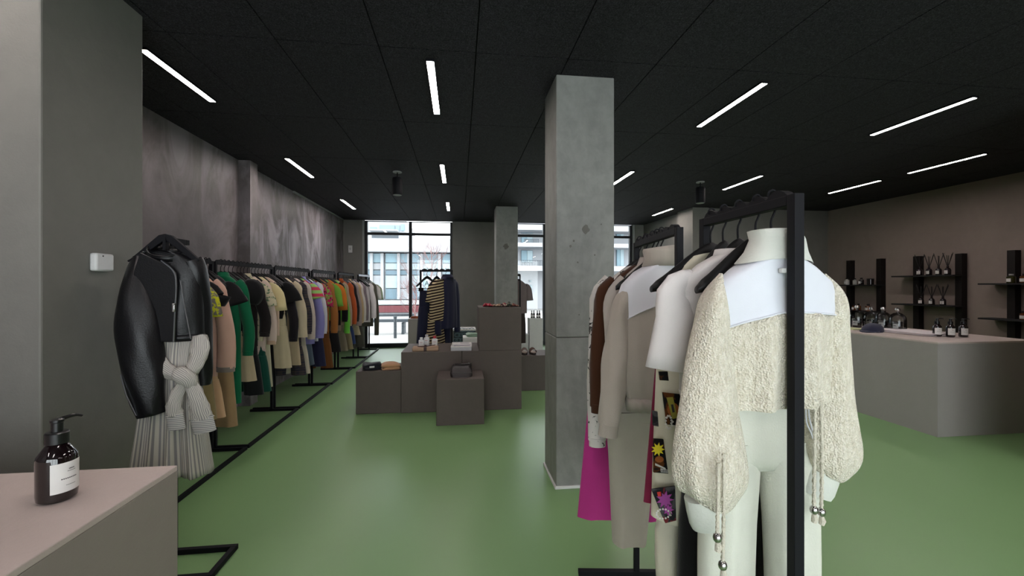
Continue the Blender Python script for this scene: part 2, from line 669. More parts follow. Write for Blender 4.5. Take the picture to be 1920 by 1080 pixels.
LIGHTS = [
    ((268, 90), (398, 187), 'lit strip light over the leather jacket, nearest of the left ceiling row'),
    ((535, 295), (588, 331), 'lit strip light over the clothes racks, middle of the left ceiling row'),
    ((640, 373), (665, 391), 'lit strip light near the left window, farthest of the left ceiling row'),
    ((808, 111), (818, 211), 'large lit strip light above the plinths, nearest of the middle row'),
    ((828, 307), (834, 341), 'lit strip light of the middle row, second from the camera'),
    ((838, 378), (842, 394), 'small lit strip light just before the window, last of the middle row'),
    ((1437, 153), (1308, 235), 'lit strip light right of the front column, nearest of its row'),
    ((1188, 320), (1130, 356), 'lit strip light whose far end is hidden by the front column'),
    ((1830, 180), (1633, 251), 'long lit strip light high at the right, nearest of the right rows'),
    ((1430, 328), (1355, 354), 'lit strip light beside the right black spotlight'),
    ((1263, 390), (1222, 403), 'small lit strip light over the rear clothes rack'),
    ((1852, 287), (1700, 323), 'lit strip light near the right wall, nearer of the outer pair'),
    ((1652, 337), (1553, 361), 'lit strip light near the right wall, farther of the outer pair'),
]
for p, q, l in LIGHTS:
    strip_light(p, q, l)
# the rows of strip lights go on over the photographer's head
for i, (sx, sy) in enumerate(((-2.05, 1.4), (-.2, 1.02), (2.32, 1.0), (4.0, 1.0), (6.2, 1.0), (-2.05, -1.4), (-.2, -1.4), (2.3, -1.4), (4.0, -1.4), (6.2, -1.4))):
    o = strip_light((808, 111), (818, 211), 'lit strip light on the ceiling behind the photographer, %s' % ['front row at far left', 'front row left of centre', 'front row right of centre', 'front row towards right', 'front row at far right', 'back row at far left', 'back row left of centre', 'back row right of centre', 'back row towards right', 'back row at far right'][i])
    o.location = (sx, sy, CEIL - .016)


def spot(px, py_top, label):
    x, y = at(px, py_top, CEIL)
    r = empty('ceiling_spotlight', label, 'spotlight', (x, y, CEIL), 0, 'black cylinder spotlights under the ceiling')
    MB().lathe([(.06, -.012), (.06, 0)], 24).build('ceiling_plate', M['reveal'], r)
    MB().lathe([(.008, -.09), (.008, -.012)], 10).build('stem', M['black'], r)
    MB().lathe([(.062, -.32), (.068, -.31), (.068, -.1), (.062, -.085), (.02, -.085)], 28).build('housing', M['black'], r)
    MB().lathe([(.05, -.324), (.055, -.318), (.06, -.3201)], 24).build('lens_ring', M['reveal'], r)
    return r


spot(745, 322, 'black cylinder spotlight hanging from ceiling left of the middle strip lights')
spot(1313, 341, 'black cylinder spotlight hanging from ceiling above the front right rack')

# small devices on the walls
yq, dq = atX(184, PXR)
r = empty('wall_sensor', 'white box sensor on the grey pier left of the leather jacket', 'sensor', (PXR, yq, zat(492, dq)))
MB().box(0, .035, -.056, .056, -.045, .045).build('casing', M['white'], r, True, .01)
MB().box(.035, .037, -.02, -.014, .028, .034).build('lamp', M['ink'], r, False)
xq, dq = atY(653, YF)
r = empty('wall_switch', 'small white switch on the wall left of the big window', 'switch', (xq + .05, YF, zat(467, dq)))
MB().box(-.045, .045, -.02, 0, -.085, .085).build('casing', M['white'], r, False, .006)
MB().box(-.016, .016, -.026, -.02, -.02, .03).build('button', M['paper2'], r, False)

# ------------------------------------------------------------------ clothes racks
RACK_Z = 1.72


def rack(label, p0, p1, base=(.30, .30), notch=.075, thick=.028, group=None, mat='black', back_bar=False, h=RACK_Z):
    """open frame: two posts, a rail with a scalloped strip on top, cross feet and one long floor bar; p0 -> p1 along the rail"""
    p0, p1 = Vector((*p0, 0)), Vector((*p1, 0))
    L = (p1 - p0).length
    ang = math.atan2(p1.y - p0.y, p1.x - p0.x) - R(90)
    r = empty('clothes_rack', label, 'clothes rack', p0, ang, group)
    m = M[mat]
    t = thick / 2
    for y in (t, L - t):
        MB().box(-t, t, y - t, y + t, 0.0, h).build('post', m, r, False, .002)
        MB().box(-base[0], base[1], y - t, y + t, 0.0, thick).build('foot', m, r, False, .002)
    rail = MB().box(-t, t, 2 * t, L - 2 * t, h - thick, h - .001).build('rail', m, r, False, .002)
    n = max(2, int((L - 4 * t) / notch))
    st = (L - 4 * t) / n
    poly = []
    for i in range(n):
        for k in range(6):
            u = k / 6
            poly.append((2 * t + (i + u) * st, h - .002 + .002 + .018 * math.sin(math.pi * u) ** .8))
    poly = [(2 * t, h - .003)] + poly + [(L - 2 * t, h - .003)]
    MB().prism(poly, -t * .9, t * .9, 'x').build('notched_strip', m, rail, False)
    if base[1]:
        MB().box(base[1] - thick, base[1], 2 * t, L - 2 * t, 0.0, thick).build('floor_bar', m, r, False, .002)
    if back_bar:
        MB().box(-base[0], -base[0] + thick, 2 * t, L - 2 * t, 0.0, thick).build('floor_bar', m, r, False, .002)
    return r


# ------------------------------------------------------------------ hangers (one mesh for all; each hanger is a thing with hook and arms)
def hanger_meshes(half=.186, drop=.128, neck=.104):
    pts = [(-.0, 0, .016 + .003)]
    arc = [(.012 * math.cos(a) , 0, .006 + .014 * math.sin(a)) for a in [R(200), R(170), R(135), R(90), R(45), R(0), R(-40)]]
    tail = [(.012, 0, -.014), (.004, 0, -.04), (-.004, 0, -.058), (-.004, 0, -.085), (0, 0, -neck - .004)]
    hook = MB().tube(spline(arc + tail, 26), .0031, n=6, ref=(0, 1, 0)).mesh('hook', M['black'])
    prof = []
    N = 21
    for i in range(N):
        u = -1 + 2 * i / (N - 1)
        a = abs(u)
        z = -neck - .006 - drop * (.62 * a ** 1.15 + .38 * (3 * a * a - 2 * a ** 3))
        y = -.018 * a * a
        hh = .017 + .006 * (1 - a) if a < .97 else .010
        hd = .008 + .011 * a ** 1.5 if a < .97 else .010
        prof.append((u * half, y, z, hh, hd))
    b = MB()
    rings = []
    for x, y, z, hh, hd in prof:
        rings.append([(x, y + hd * math.cos(t) , z + hh * math.sin(t)) for t in [2 * math.pi * k / 10 for k in range(10)]])
    b.loft(rings, True, True)
    return hook, b.mesh('arms', M['hanger'], True, 60)


HOOK, ARMS = hanger_meshes()


def hanger(label, loc, rz=0, group=None, scale=1):
    r = empty('clothes_hanger', label, 'hanger', loc, rz, group)
    for me in (HOOK, ARMS):
        o = bpy.data.objects.new(me.name, me)
        o.parent = r
        o.scale = (scale, 1, 1) if me is ARMS else (1, 1, 1)
        COL.objects.link(o)
    return r


# ------------------------------------------------------------------ garments
def ring(w, t, zf, n=40, cx=0, cy=0, p=2.3, fold=0, k=3.0, ph=0, ycurve=0):
    out = []
    for j in range(n):
        a = 2 * math.pi * j / n
        c, s = math.cos(a), math.sin(a)
        x = w * math.copysign(abs(c) ** (2 / p), c)
        y = t * math.copysign(abs(s) ** (2 / p), s)
        u = x / max(w, 1e-4)
        if fold:
            y += fold * (math.sin(k * math.pi * u + ph) + .45 * math.sin(k * 1.9 * math.pi * u + 2.1 * ph + 1)) * (1 - .3 * abs(u))
        y += ycurve * u * u
        z = zf(u) if callable(zf) else zf
        out.append((cx + x, cy + y, z))
    return out


def torso_rings(sw, t, L, hem, neck_w=.072, z0=-.122, drop=.108, fold=.008, k=3, ph=0, waist=1.0, n=40, m=10, hemz=None, cinch=0):
    rs = [ring(neck_w, t * .95, lambda u: z0 - .012 * u * u, n)]
    rs.append(ring((neck_w + sw) / 2, t * .85, lambda u: z0 - drop * .5 * abs(u) ** 1.2, n))
    rs.append(ring(sw * .95, t * .8, lambda u: z0 - .003 - drop * abs(u) ** 1.35, n))
    rs.append(ring(sw, t * .85, lambda u: z0 - .025 - (drop + .01) * abs(u) ** 1.3, n))
    zs = z0 - drop - .05
    for i in range(m + 1):
        s = i / m
        wv = sw * (.97 - (1 - waist) * math.sin(math.pi * min(1, s * 1.15)) * .8) * (1 - s) + hem * s if waist != 1 else sw * .97 + (hem - sw * .97) * s
        tt = t * (1 + .12 * math.sin(math.pi * s))
        if cinch and s > .82:
            wv *= 1 - cinch * (s - .82) / .18
        f = fold * min(1, .25 + s)
        zz = zs + (-L - zs) * s
        if hemz and s > 0:
            rs.append(ring(wv, tt, (lambda zz, s: lambda u: zz + hemz(u) * s)(zz, s), n, fold=f, k=k, ph=ph + s * .8))
        else:
            e = (1 - s) * .35
            rs.append(ring(wv, tt, (lambda zz, e: lambda u: zz + (-.03 * abs(u) + .01) * e)(zz, e), n, fold=f, k=k, ph=ph + s * .8))
    return rs


def wrinkle(ph, amp=.10):
    return lambda a, u: 1 + amp * math.sin(3 * a + 7 * u + ph) * math.sin(9 * u + ph) + amp * .5 * math.sin(5 * a - 17 * u + 2 * ph)


def sleeve_path(s, sw, z0, drop, slen, out=.03, fwd=0, n=14, bend=.0):
    zt = z0 - drop
    pts = [(s * (sw - .045), 0, zt + .014), (s * (sw + .004), 0, zt - .035), (s * (sw + .018), fwd * .3, zt - .13),
           (s * (sw + out + bend), fwd * .7, zt - .13 - (slen - .13 + zt) * .45 if False else (zt - .13) + (-slen - zt + .13) * .5), (s * (sw + out), fwd, -slen)]
    return spline(pts, n)


def garment(label, cat, name, loc, rz, mat, sw=.19, t=.045, L=.62, hem=None, sleeve='long', slen=.70, srad=(.062, .05), collar=None, fold=.009, k=3, ph=None, group=None,
            out=.03, sleeve_mat=None, collar_mat=None, cuff=True, cuff_mat=None, waist=1.0, hem_band=None, cinch=0, z0=-.122, drop=.108, fwd=-.01, buttons=0, n=36, hem_mat=None, sides=(-1, 1), pocket=False):
    ph = random.uniform(0, 6) if ph is None else ph
    hem = hem or sw * 1.0
    r = empty(name, label, cat, loc, rz, group)
    body = MB().loft(torso_rings(sw, t, L, hem, fold=fold, k=k, ph=ph, waist=waist, n=n, z0=z0, drop=drop, cinch=cinch)).build('body', mat, r, True, angle=70)
    sm = sleeve_mat or mat
    for s in sides:
        if sleeve == 'long':
            P = sleeve_path(s, sw, z0, drop, slen, out, fwd)
            m = len(P)
            ra = [srad[0] + (srad[1] - srad[0]) * i / (m - 1) for i in range(m)]
            rb = [x * .58 for x in ra]
            MB().tube(P, ra, rb, 16, True, mod=wrinkle(ph + s)).build('sleeve', sm, r, True, angle=80)
            if cuff:
                a, b = Vector(P[-2]), Vector(P[-1])
                d = (b - a).normalized()
                MB().tube([b - d * .012, b + d * .03], srad[1] * .93, srad[1] * .7, 16, True).build('cuff', cuff_mat or sm, r, True, angle=50)
        elif sleeve == 'short':
            zt = z0 - drop
            P = spline([(s * (sw - .05), 0, zt + .010), (s * (sw + .01), 0, zt - .03), (s * (sw + out + .012), fwd, zt - .11), (s * (sw + out + .03), fwd, -slen)], 9)
            ra = [srad[0] * (.42 + .70 * (i / 8) ** .7) for i in range(9)]
            MB().tube(P, ra, [x * .5 for x in ra], 18, False, mod=wrinkle(ph + s, .04)).build('sleeve', sm, r, True, solid=.004, angle=80)
        elif sleeve == 'puff':
            zt = z0 - drop
            P = spline([(s * (sw - .05), 0, zt + .02), (s * (sw + .015), 0, zt - .02), (s * (sw + .04), 0, zt - .08), (s * (sw + .03), 0, -slen)], 10)
            ra = [.05, .065, .08, .088, .09, .09, .085, .078, .062, .04]
            MB().tube(P, ra, [x * .75 for x in ra], 20, True, mod=lambda a, u: 1 + .07 * math.sin(8 * a + ph)).build('sleeve', sm, r, True, angle=80)
    if collar:
        cm = collar_mat or mat
        if collar == 'stand':
            MB().loft([ring(.074, t * .98, z0 - .02, 24), ring(.068, t * .98, z0 + .012, 24), ring(.066, t, z0 + .042, 24)]).build('collar', cm, r, True, solid=.005, angle=60)
        elif collar == 'shirt':
            MB().loft([ring(.072, t * .96, z0 - .02, 24), ring(.062, t * .98, z0 + .022, 24), ring(.074, t * 1.18, lambda u: z0 - .012 - .0 * u, 24), ring(.084, t * 1.25, z0 - .03, 24)]).build('collar', cm, r, True, solid=.003, angle=60)
        elif collar == 'band':
            MB().loft([ring(.076, t * 1.0, z0 - .016, 24), ring(.068, t * 1.02, z0 + .006, 24)]).build('neckband', cm, r, True, solid=.004, angle=60)
        elif collar == 'lapel':
            for s in (-1, 1):
                MB().prism([(s * .068, z0 + .004), (s * .105, z0 - .09), (s * .075, z0 - .10), (s * .012, z0 - .27)], -t * 1.2 - .006, -t * 1.05).build('lapel', cm, r, False)
        elif collar == 'hood':
            MB().loft([ring(.08, t * 1.1, z0 - .03, 24), ring(.09, t * 1.4, z0 + .005, 24), ring(.07, t * 1.2, z0 + .03, 24), ring(.03, t * .8, z0 + .035, 24)], False, True).build('hood', cm, r, True, angle=70)
    if hem_band:
        rs = torso_rings(sw, t, L, hem, fold=fold, k=k, ph=ph, waist=waist, n=n, z0=z0, drop=drop, cinch=cinch)[-1]
        a = [(x * 1.01, y * 1.05, z + .008) for x, y, z in rs]
        b_ = [(x * .97, y * .97, z - hem_band) for x, y, z in rs]
        MB().loft([a, b_]).build('hem_band', hem_mat or mat, r, True, solid=.004, angle=60)
    for i in range(buttons):
        z = z0 - .12 - i * (L + z0 - .16) / max(1, buttons - 1) if buttons > 1 else z0 - .2
        MB().tube([(0, -t * 1.25 - .004, z), (0, -t * 1.1, z)], .008, n=10, ref=(1, 0, 0)).build('button', M['ink'], r)
    if pocket:
        for s in (-1, 1):
            MB().box(s * sw * .5 - .05, s * sw * .5 + .05, -t * 1.25 - .004, -t * 1.05, -L + .10, -L + .24).build('pocket', mat, r, False, .004)
    return r


def trousers(label, loc, rz, mat, z_top=-.62, z_bot=-1.3, w=.15, t=.045, leg=.085, flare=1.0, name='trousers', group=None, crotch=.26, gap=.008, ph=None, band_mat=None, fold=.006, n=26, spread=0, cat='trousers', crease=False):
    ph = random.uniform(0, 6) if ph is None else ph
    r = empty(name, label, cat, loc, rz, group)
    MB().loft([ring(w, t * .8, z_top, n), ring(w * 1.01, t * .82, z_top - .035, n)], True, True).build('waistband', band_mat or mat, r, True, angle=50)
    zc = z_top - crotch
    MB().loft([ring(w * .99, t * .78, z_top - .03, n), ring(w * 1.05, t, z_top - .12, n, fold=fold * .5, ph=ph), ring(w * 1.08, t * 1.05, zc + .01, n, fold=fold * .5, ph=ph), ring(w * .9, t * .7, zc - .025, n)], False, True).build('hips', mat, r, True, angle=70)
    for s in (-1, 1):
        rs = []
        m = 9
        for i in range(m + 1):
            u = i / m
            z = zc + .05 + (z_bot - zc - .05) * u
            wl = (w * .54) * (1 - u) + leg * flare * u
            cx = s * (w * .54 + gap * min(1, u * 4) + spread * u)
            rs.append(ring(wl, t * (1 + .05 * math.sin(5 * u + ph)), z, n, cx=cx, fold=fold * (.3 + u), k=1.6, ph=ph + s + u))
        MB().loft(rs, True, False).build('leg', mat, r, True, angle=75)
    return r


def skirt(label, loc, rz, mat, z_top=-.6, z_bot=-1.2, w=.14, w2=.2, t=.05, name='skirt', group=None, k=4, fold=.012, ph=None, cat='skirt', hemz=None):
    ph = random.uniform(0, 6) if ph is None else ph
    r = empty(name, label, cat, loc, rz, group)
    MB().loft([ring(w, t * .7, z_top), ring(w * 1.02, t * .72, z_top - .035)], True, True).build('waistband', mat, r, True, angle=50)
    rs = []
    for i in range(9):
        u = i / 8
        zz = z_top - .03 + (z_bot - z_top + .03) * u
        rs.append(ring(w + (w2 - w) * u, t * (.75 + .35 * u), (lambda zz, u: (lambda q: zz + (hemz(q) * u if hemz else 0)))(zz, u), 44, fold=fold * u, k=k, ph=ph + u))
    MB().loft(rs).build('skirt_panel', mat, r, True, angle=75)
    return r


# ------------------------------------------------------------------ left wall: a row of racks along the wall
XRK = -2.22
XFT = .30
for i, (y0, y1, dx) in enumerate(((2.93, 4.17, 0), (4.20, 5.42, 0), (5.46, 6.70, .0), (6.73, 7.95, .02), (7.98, 9.12, .06))):
    rack(['black clothes rack along left wall, nearest of the row, behind the leather jacket', 'black clothes rack along left wall, second of the row, holding the green coat', 'black clothes rack along left wall, third of the row', 'black clothes rack along left wall, fourth of the row, with the camel coat',
          'black clothes rack along left wall, fifth of the row'][i], (XRK + dx, y0), (XRK + dx, y1), (.24, XFT))
rack('silver topped clothes rack along left wall, last of the row by the window', (XRK + .14, 9.16), (XRK + .14, 10.28), (.24, XFT - .08), mat='black')
for o in bpy.data.objects:
    if o.type == 'MESH' and o.name.startswith('rail') and o.parent and 'silver topped' in o.parent.get('label', ''):
        o.data.materials[0] = M['steel']
        for c in o.children:
            c.data.materials[0] = M['steel']

BLK, BLK2 = (17, 16, 19), (28, 22, 23)
M['yellowfloral'] = blotch('grey_cloth_with_yellow_flowers', (112, 105, 100), (190, 190, 40), 26, .47, .53)
M['greenfloral'] = blotch('cream_cloth_with_green_flowers', (196, 186, 158), (96, 120, 92), 24, .55, .60)
M['plaid'] = plaid('dark_tartan', (62, 58, 60), (44, 44, 56), (92, 74, 66))
M['pinkstripe'] = striped('pink_green_stripe', (196, 62, 92), (150, 196, 110), 3.5, axis='Z')
M['magprint'] = blotch('magenta_print', (170, 40, 86), (120, 150, 70), 22, .5, .55, (60, 30, 40))
M['bluestripe'] = striped('navy_pinstripe', (52, 56, 74), (36, 38, 56), 60, axis='X')

# shoulder pixel x in the photograph, words, what it is, then lengths taken from the photograph (y of sleeve end, y of hem)
LEFT = [
    # px, kind, colour/material, y sleeve, y hem, short name, extras, lower piece
    (385, 'short', 'yellowfloral', 595, 690, 'grey short sleeved shirt printed with yellow flowers', dict(collar='shirt'), None),
    (391, 'short', BLK, 552, 660, 'black T-shirt beside the yellow flowered shirt', dict(srad=(.085, .06)), ('trousers', (128, 112, 78), 787, 'olive khaki wide trousers beneath the black T-shirt')),
    (410, 'long', (196, 158, 142), 690, 705, 'blush pink blouse with loose grey cuffs', dict(srad=(.055, .075), cuff_mat=(122, 112, 106)), ('trousers', (184, 150, 116), 782, 'light tan trousers beneath the blush blouse')),
    (436, 'short', BLK, 570, 650, 'boxy black T-shirt left of the green coat', dict(srad=(.085, .06)), ('trousers', (148, 122, 90), 797, 'long beige wide trousers left of the green coat')),
    (455, 'long', (12, 94, 62), 660, 755, 'long emerald green coat', dict(collar='shirt', fold=.012), None),
    (468, 'puff', BLK, 572, 640, 'black blouse with puffed sleeves right of the green coat', dict(), ('trousers', (172, 156, 128), 715, 'cream narrow trousers right of the green coat')),
    (483, 'long', BLK2, 626, 650, 'dark brown long sleeved shirt', dict(collar='shirt'), ('trousers', (20, 22, 24), 740, 'black trousers under the dark brown shirt')),
    (494, 'short', 'greenfloral', 575, 640, 'cream short sleeved shirt with faded green flowers', dict(collar='shirt'), None),
    (500, 'long', (196, 176, 164), 640, 655, 'pale pink long sleeved jumper with ribbed cuffs', dict(hem_band=.05, cuff_mat=(182, 154, 130)), ('trousers', (14, 66, 54), 733, 'dark bottle green wide trousers')),
    (513, 'short', (206, 192, 146), 583, 610, 'pale yellow T-shirt with a frayed hem', dict(srad=(.075, .05)), ('skirt', (178, 174, 150), 733, 'long sage cream skirt with a curved hem')),
    (524, 'none', (206, 180, 160), 583, 630, 'peach sleeveless top between cream and black clothes', dict(), None),
    (537, 'short', BLK, 566, 598, 'black T-shirt with wide pointed sleeve', dict(srad=(.095, .06)), ('trousers', (196, 182, 152), 690, 'cream trousers under the wide black T-shirt')),
    (545, 'long', (26, 22, 27), 634, 640, 'black long sleeved top beside the cream knit', dict(), None),
    (557, 'long', (202, 186, 158), 632, 596, 'cropped cream knit jacket', dict(srad=(.06, .07), cuff=False), ('trousers', (178, 160, 132), 684, 'beige straight trousers under the cropped cream knit')),
    (566, 'long', 'plaid', 622, 640, 'dark tartan blazer', dict(collar='lapel', srad=(.06, .06)), ('trousers', 'plaid', 703, 'dark tartan trousers matching the blazer')),
    (574, 'long', (196, 182, 172), 632, 640, 'pale beige long sleeved shirt behind the tartan blazer', dict(), ('trousers', (188, 178, 160), 700, 'off-white straight trousers after the tartan pair')),
    (585, 'short', 'pinkstripe', 560, 610, 'pink and green striped T-shirt', dict(srad=(.08, .06)), None),
    (590, 'long', (134, 130, 186), 630, 645, 'lavender blue shirt', dict(collar='shirt', srad=(.06, .06)), ('skirt', (84, 96, 110), 690, 'slate blue skirt under the lavender shirt')),
    (597, 'long', (196, 194, 200), 622, 640, 'white long sleeved blouse right of the lavender shirt', dict(), None),
    (603, 'short', 'magprint', 577, 620, 'magenta and green printed T-shirt', dict(srad=(.08, .06)), ('trousers', (36, 36, 62), 687, 'navy trousers under the magenta print')),
    (615, 'long', (154, 98, 48), 621, 624, 'camel suede jacket', dict(collar='lapel', srad=(.065, .055), buttons=3), ('trousers', (108, 66, 32), 690, 'rust brown straight trousers under the camel jacket')),
    (624, 'short', (110, 160, 60), 575, 600, 'grass green T-shirt right of the camel jacket', dict(srad=(.075, .05)), None),
    (630, 'short', (200, 112, 40), 582, 612, 'orange T-shirt right of the camel jacket', dict(srad=(.08, .05)), ('trousers', (30, 27, 30), 660, 'black sheer trousers under the orange T-shirt')),
    (637, 'long', BLK, 600, 610, 'black long sleeved top after the orange T-shirt', dict(), None),
    (641, 'long', (110, 190, 70), 622, 600, 'lime green cardigan', dict(srad=(.03, .05)), None),
    (646, 'long', (176, 150, 130), 608, 620, 'sand beige blazer', dict(collar='lapel', srad=(.06, .06)), ('trousers', (128, 116, 100), 658, 'grey beige trousers under the sand blazer')),
    (655, 'long', (176, 84, 44), 605, 615, 'rust orange jacket', dict(collar='shirt'), ('trousers', (130, 118, 92), 655, 'olive beige trousers under the rust jacket')),
    (662, 'long', (38, 34, 38), 600, 612, 'charcoal jacket after the rust one', dict(collar='lapel'), ('jeans', (44, 60, 104), 645, 'blue jeans under the charcoal jacket')),
    (668, 'long', (158, 142, 140), 608, 606, 'taupe grey loose jacket', dict(srad=(.062, .06)), None),
    (676, 'long', (184, 160, 124), 603, 610, 'sandy corduroy jacket', dict(collar='shirt'), ('trousers', (184, 170, 140), 628, 'light sand trousers under the corduroy jacket')),
    (682, 'long', (206, 200, 196), 600, 610, 'off-white shirt with dark shoulder', dict(), None),
    (689, 'long', (124, 110, 118), 598, 606, 'mauve grey shirt', dict(collar='shirt', srad=(.065, .06)), ('trousers', (80, 78, 72), 650, 'dark grey green wide trousers near the window')),
    (697, 'long', (226, 220, 222), 594, 604, 'white shirt near the window end', dict(srad=(.062, .055)), None),
    (702, 'long', (84, 82, 72), 626, 612, 'dark olive long sleeved top near the window', dict(), None),
    (706, 'short', (232, 228, 226), 562, 590, 'white T-shirt near the window end', dict(), None),
    (710, 'short', (176, 190, 156), 562, 596, 'pale green T-shirt, last on the left racks', dict(), None),
]


def fmat(c, **k):
    if isinstance(c, str):
        return M[c]
    return fabric(c, **k)


used = []
for i, (px, kind, col, ys, yh, name, ex, low) in enumerate(LEFT):
    xs = -2.03 if px < 640 else -2.03 + .16 * min(1, (px - 640) / 50)
    Y, d = atX(px, xs)
    Y = min(Y, 10.2)
    xr = XRK + (0 if Y < 6.7 else .02 if Y < 7.95 else .06 if Y < 9.14 else .14)
    for lo, hi in ((2.93, 4.17), (4.20, 5.42), (5.46, 6.70), (6.73, 7.95), (7.98, 9.12), (9.16, 10.28)):
        if abs(Y - lo) < .06:
            Y = lo + .06
        if abs(Y - hi) < .05:
            Y = hi - .05
    loc = (xr, Y, RACK_Z + .004)
    rz = R(random.uniform(-9, 5))
    L = RACK_Z - zat(yh, d)
    sl = RACK_Z - zat(ys, d)
    ex = dict(ex)
    if 'cuff_mat' in ex:
        ex['cuff_mat'] = fmat(ex['cuff_mat'])
    nm = 'coat' if 'coat' in name else 'jacket' if ('jacket' in name or 'blazer' in name) else 'jumper' if 'jumper' in name else 'cardigan' if 'cardigan' in name else 'blouse' if 'blouse' in name else 't_shirt' if 'T-shirt' in name else 'shirt' if 'shirt' in name else 'top'
    lab = name + ' on the left wall racks' if len(name.split()) < 9 and 'rack' not in name else name
    garment(lab, nm.replace('t_shirt', 'T-shirt'), nm, loc, rz, fmat(col), L=max(.42, L), slen=max(.30, sl), sleeve=kind, t=.04 if Y > 5 else .045, out=.072 if kind == 'long' else .05, fold=ex.pop('fold', .015), n=28, **ex)
    hanger('black hanger carrying the ' + ' '.join(name.split()[:9]), loc, rz)
    used.append(Y)
    if low:
        zb = zat(low[2], d) - RACK_Z
        zt = -max(.42, L) + .10
        lm = fmat(low[1])
        if low[0] == 'skirt':
            skirt(low[3], loc, rz, lm, z_top=zt, z_bot=zb, w=.14, w2=.19, t=.045, hemz=lambda q: .05 * abs(q))
        else:
            trousers(low[3], (loc[0] + .025, loc[1], loc[2]), rz, lm, z_top=zt, z_bot=zb, w=.155, t=.042, leg=.095, spread=.04, crotch=min(.24, (zt - zb) * .4), name='jeans' if low[0] == 'jeans' else 'trousers')
# hangers between the garments whose clothes cannot be told apart
Y = 3.15
while Y < 10.15:
    near = any(abs(Y - u) < .045 for u in used)
    post = any(abs(Y - q) < .04 for q in (2.93, 4.17, 4.20, 5.42, 5.46, 6.70, 6.73, 7.95, 7.98, 9.12, 9.16, 10.28))
    if not near and not post:
        xr = XRK + (0 if Y < 6.7 else .02 if Y < 7.95 else .06 if Y < 9.14 else .14)
        k_ = sum(Y > q for q in (4.18, 5.44, 6.71, 7.96, 9.14))
        nth = ['first', 'second', 'third', 'fourth', 'fifth', 'last'][k_]
        hanger('black hanger with its clothes hidden, among the close row on the %s left wall rack' % nth, (xr, Y, RACK_Z + .004), R(random.uniform(-6, 5)), 'hidden hangers on the %s left wall rack' % nth)
    Y += .0765

# ------------------------------------------------------------------ small rack by the pier: leather jacket over a striped shirt dress
JX, JY, JZ = -1.52, 2.48, 1.755
r = empty('display_stand', 'narrow black steel stand by the grey pier, holding the leather jacket', 'clothes rack', (JX, JY, 0))
MB().box(-.074, -.046, .10, .128, 0, JZ - .03).box(-.074, .014, .10, .128, JZ - .03, JZ - .002).build('post', M['black'], r, False, .002)
MB().box(-.014, .014, -.05, .10, JZ - .03, JZ - .002).build('rail', M['black'], r, False, .002)
for y in (-.115, .128):
    MB().box(-.28, .27, y - .028, y, 0, .028).build('foot', M['black'], r, False, .002)
for x in (.27,):
    MB().box(x - .028, x, -.115, .10, 0, .028).build('floor_bar', M['black'], r, False, .002)
hg = empty('clothes_hanger', 'black angular hanger inside the leather jacket collar', 'hanger', (JX, JY - .045, JZ + .014))
for s in (-1, 1):
    MB().prism([(0, 0), (0, -.032), (s * .155, -.155), (s * .165, -.135), (s * .03, -.008)], -.012, .012).build('arm', M['black'], hg, False, .003)
MB().box(-.007, .007, -.016, .012, -.14, -.02).build('stem', M['black'], hg, False)

jr = empty('leather_jacket', 'cropped black leather biker jacket with silver zip hanging before the grey pier', 'jacket', (JX, JY - .03, JZ + .01))
rs = torso_rings(.175, .075, .55, .175, neck_w=.075, z0=-.085, drop=.075, fold=.008, k=2, ph=1, m=12, n=48)
MB().loft(rs).build('body', M['leather'], jr, True, angle=75)
lp = spline([(-.115, 0, -.135, .045, .05), (-.112, -.03, -.20, .058, .056), (-.100, -.07, -.34, .084, .064), (-.080, -.09, -.50, .100, .068), (-.060, -.10, -.66, .096, .066), (-.032, -.105, -.82, .076, .058), (-.016, -.105, -.915, .062, .05)], 26)
MB().tube([p[:3] for p in lp], [p[3] for p in lp], [p[4] for p in lp], 26, True, mod=wrinkle(2, .06)).build('sleeve', M['leather'], jr, True, angle=80)
rp = spline([(.120, .0, -.135, .045, .05), (.138, .01, -.20, .042, .056), (.142, .035, -.36, .042, .056), (.146, .045, -.55, .040, .05), (.150, .045, -.72, .038, .042), (.148, .045, -.80, .034, .038)], 20)
MB().tube([p[:3] for p in rp], [p[3] for p in rp], [p[4] for p in rp], 22, True, mod=wrinkle(4, .06)).build('sleeve', M['leather'], jr, True, angle=80)
MB().loft([[(x, y, z - .055 * max(0, -y / .08) * (.4 + .3 * k)) for x, y, z in q] for k, q in enumerate((ring(.085, .082, lambda u: -.112 - .02 * u, 30), ring(.080, .08, lambda u: -.082 - .01 * u, 30), ring(.086, .088, lambda u: -.058 - .015 * u, 30)))]).build('collar', M['leather'], jr, True, solid=.008, angle=60)
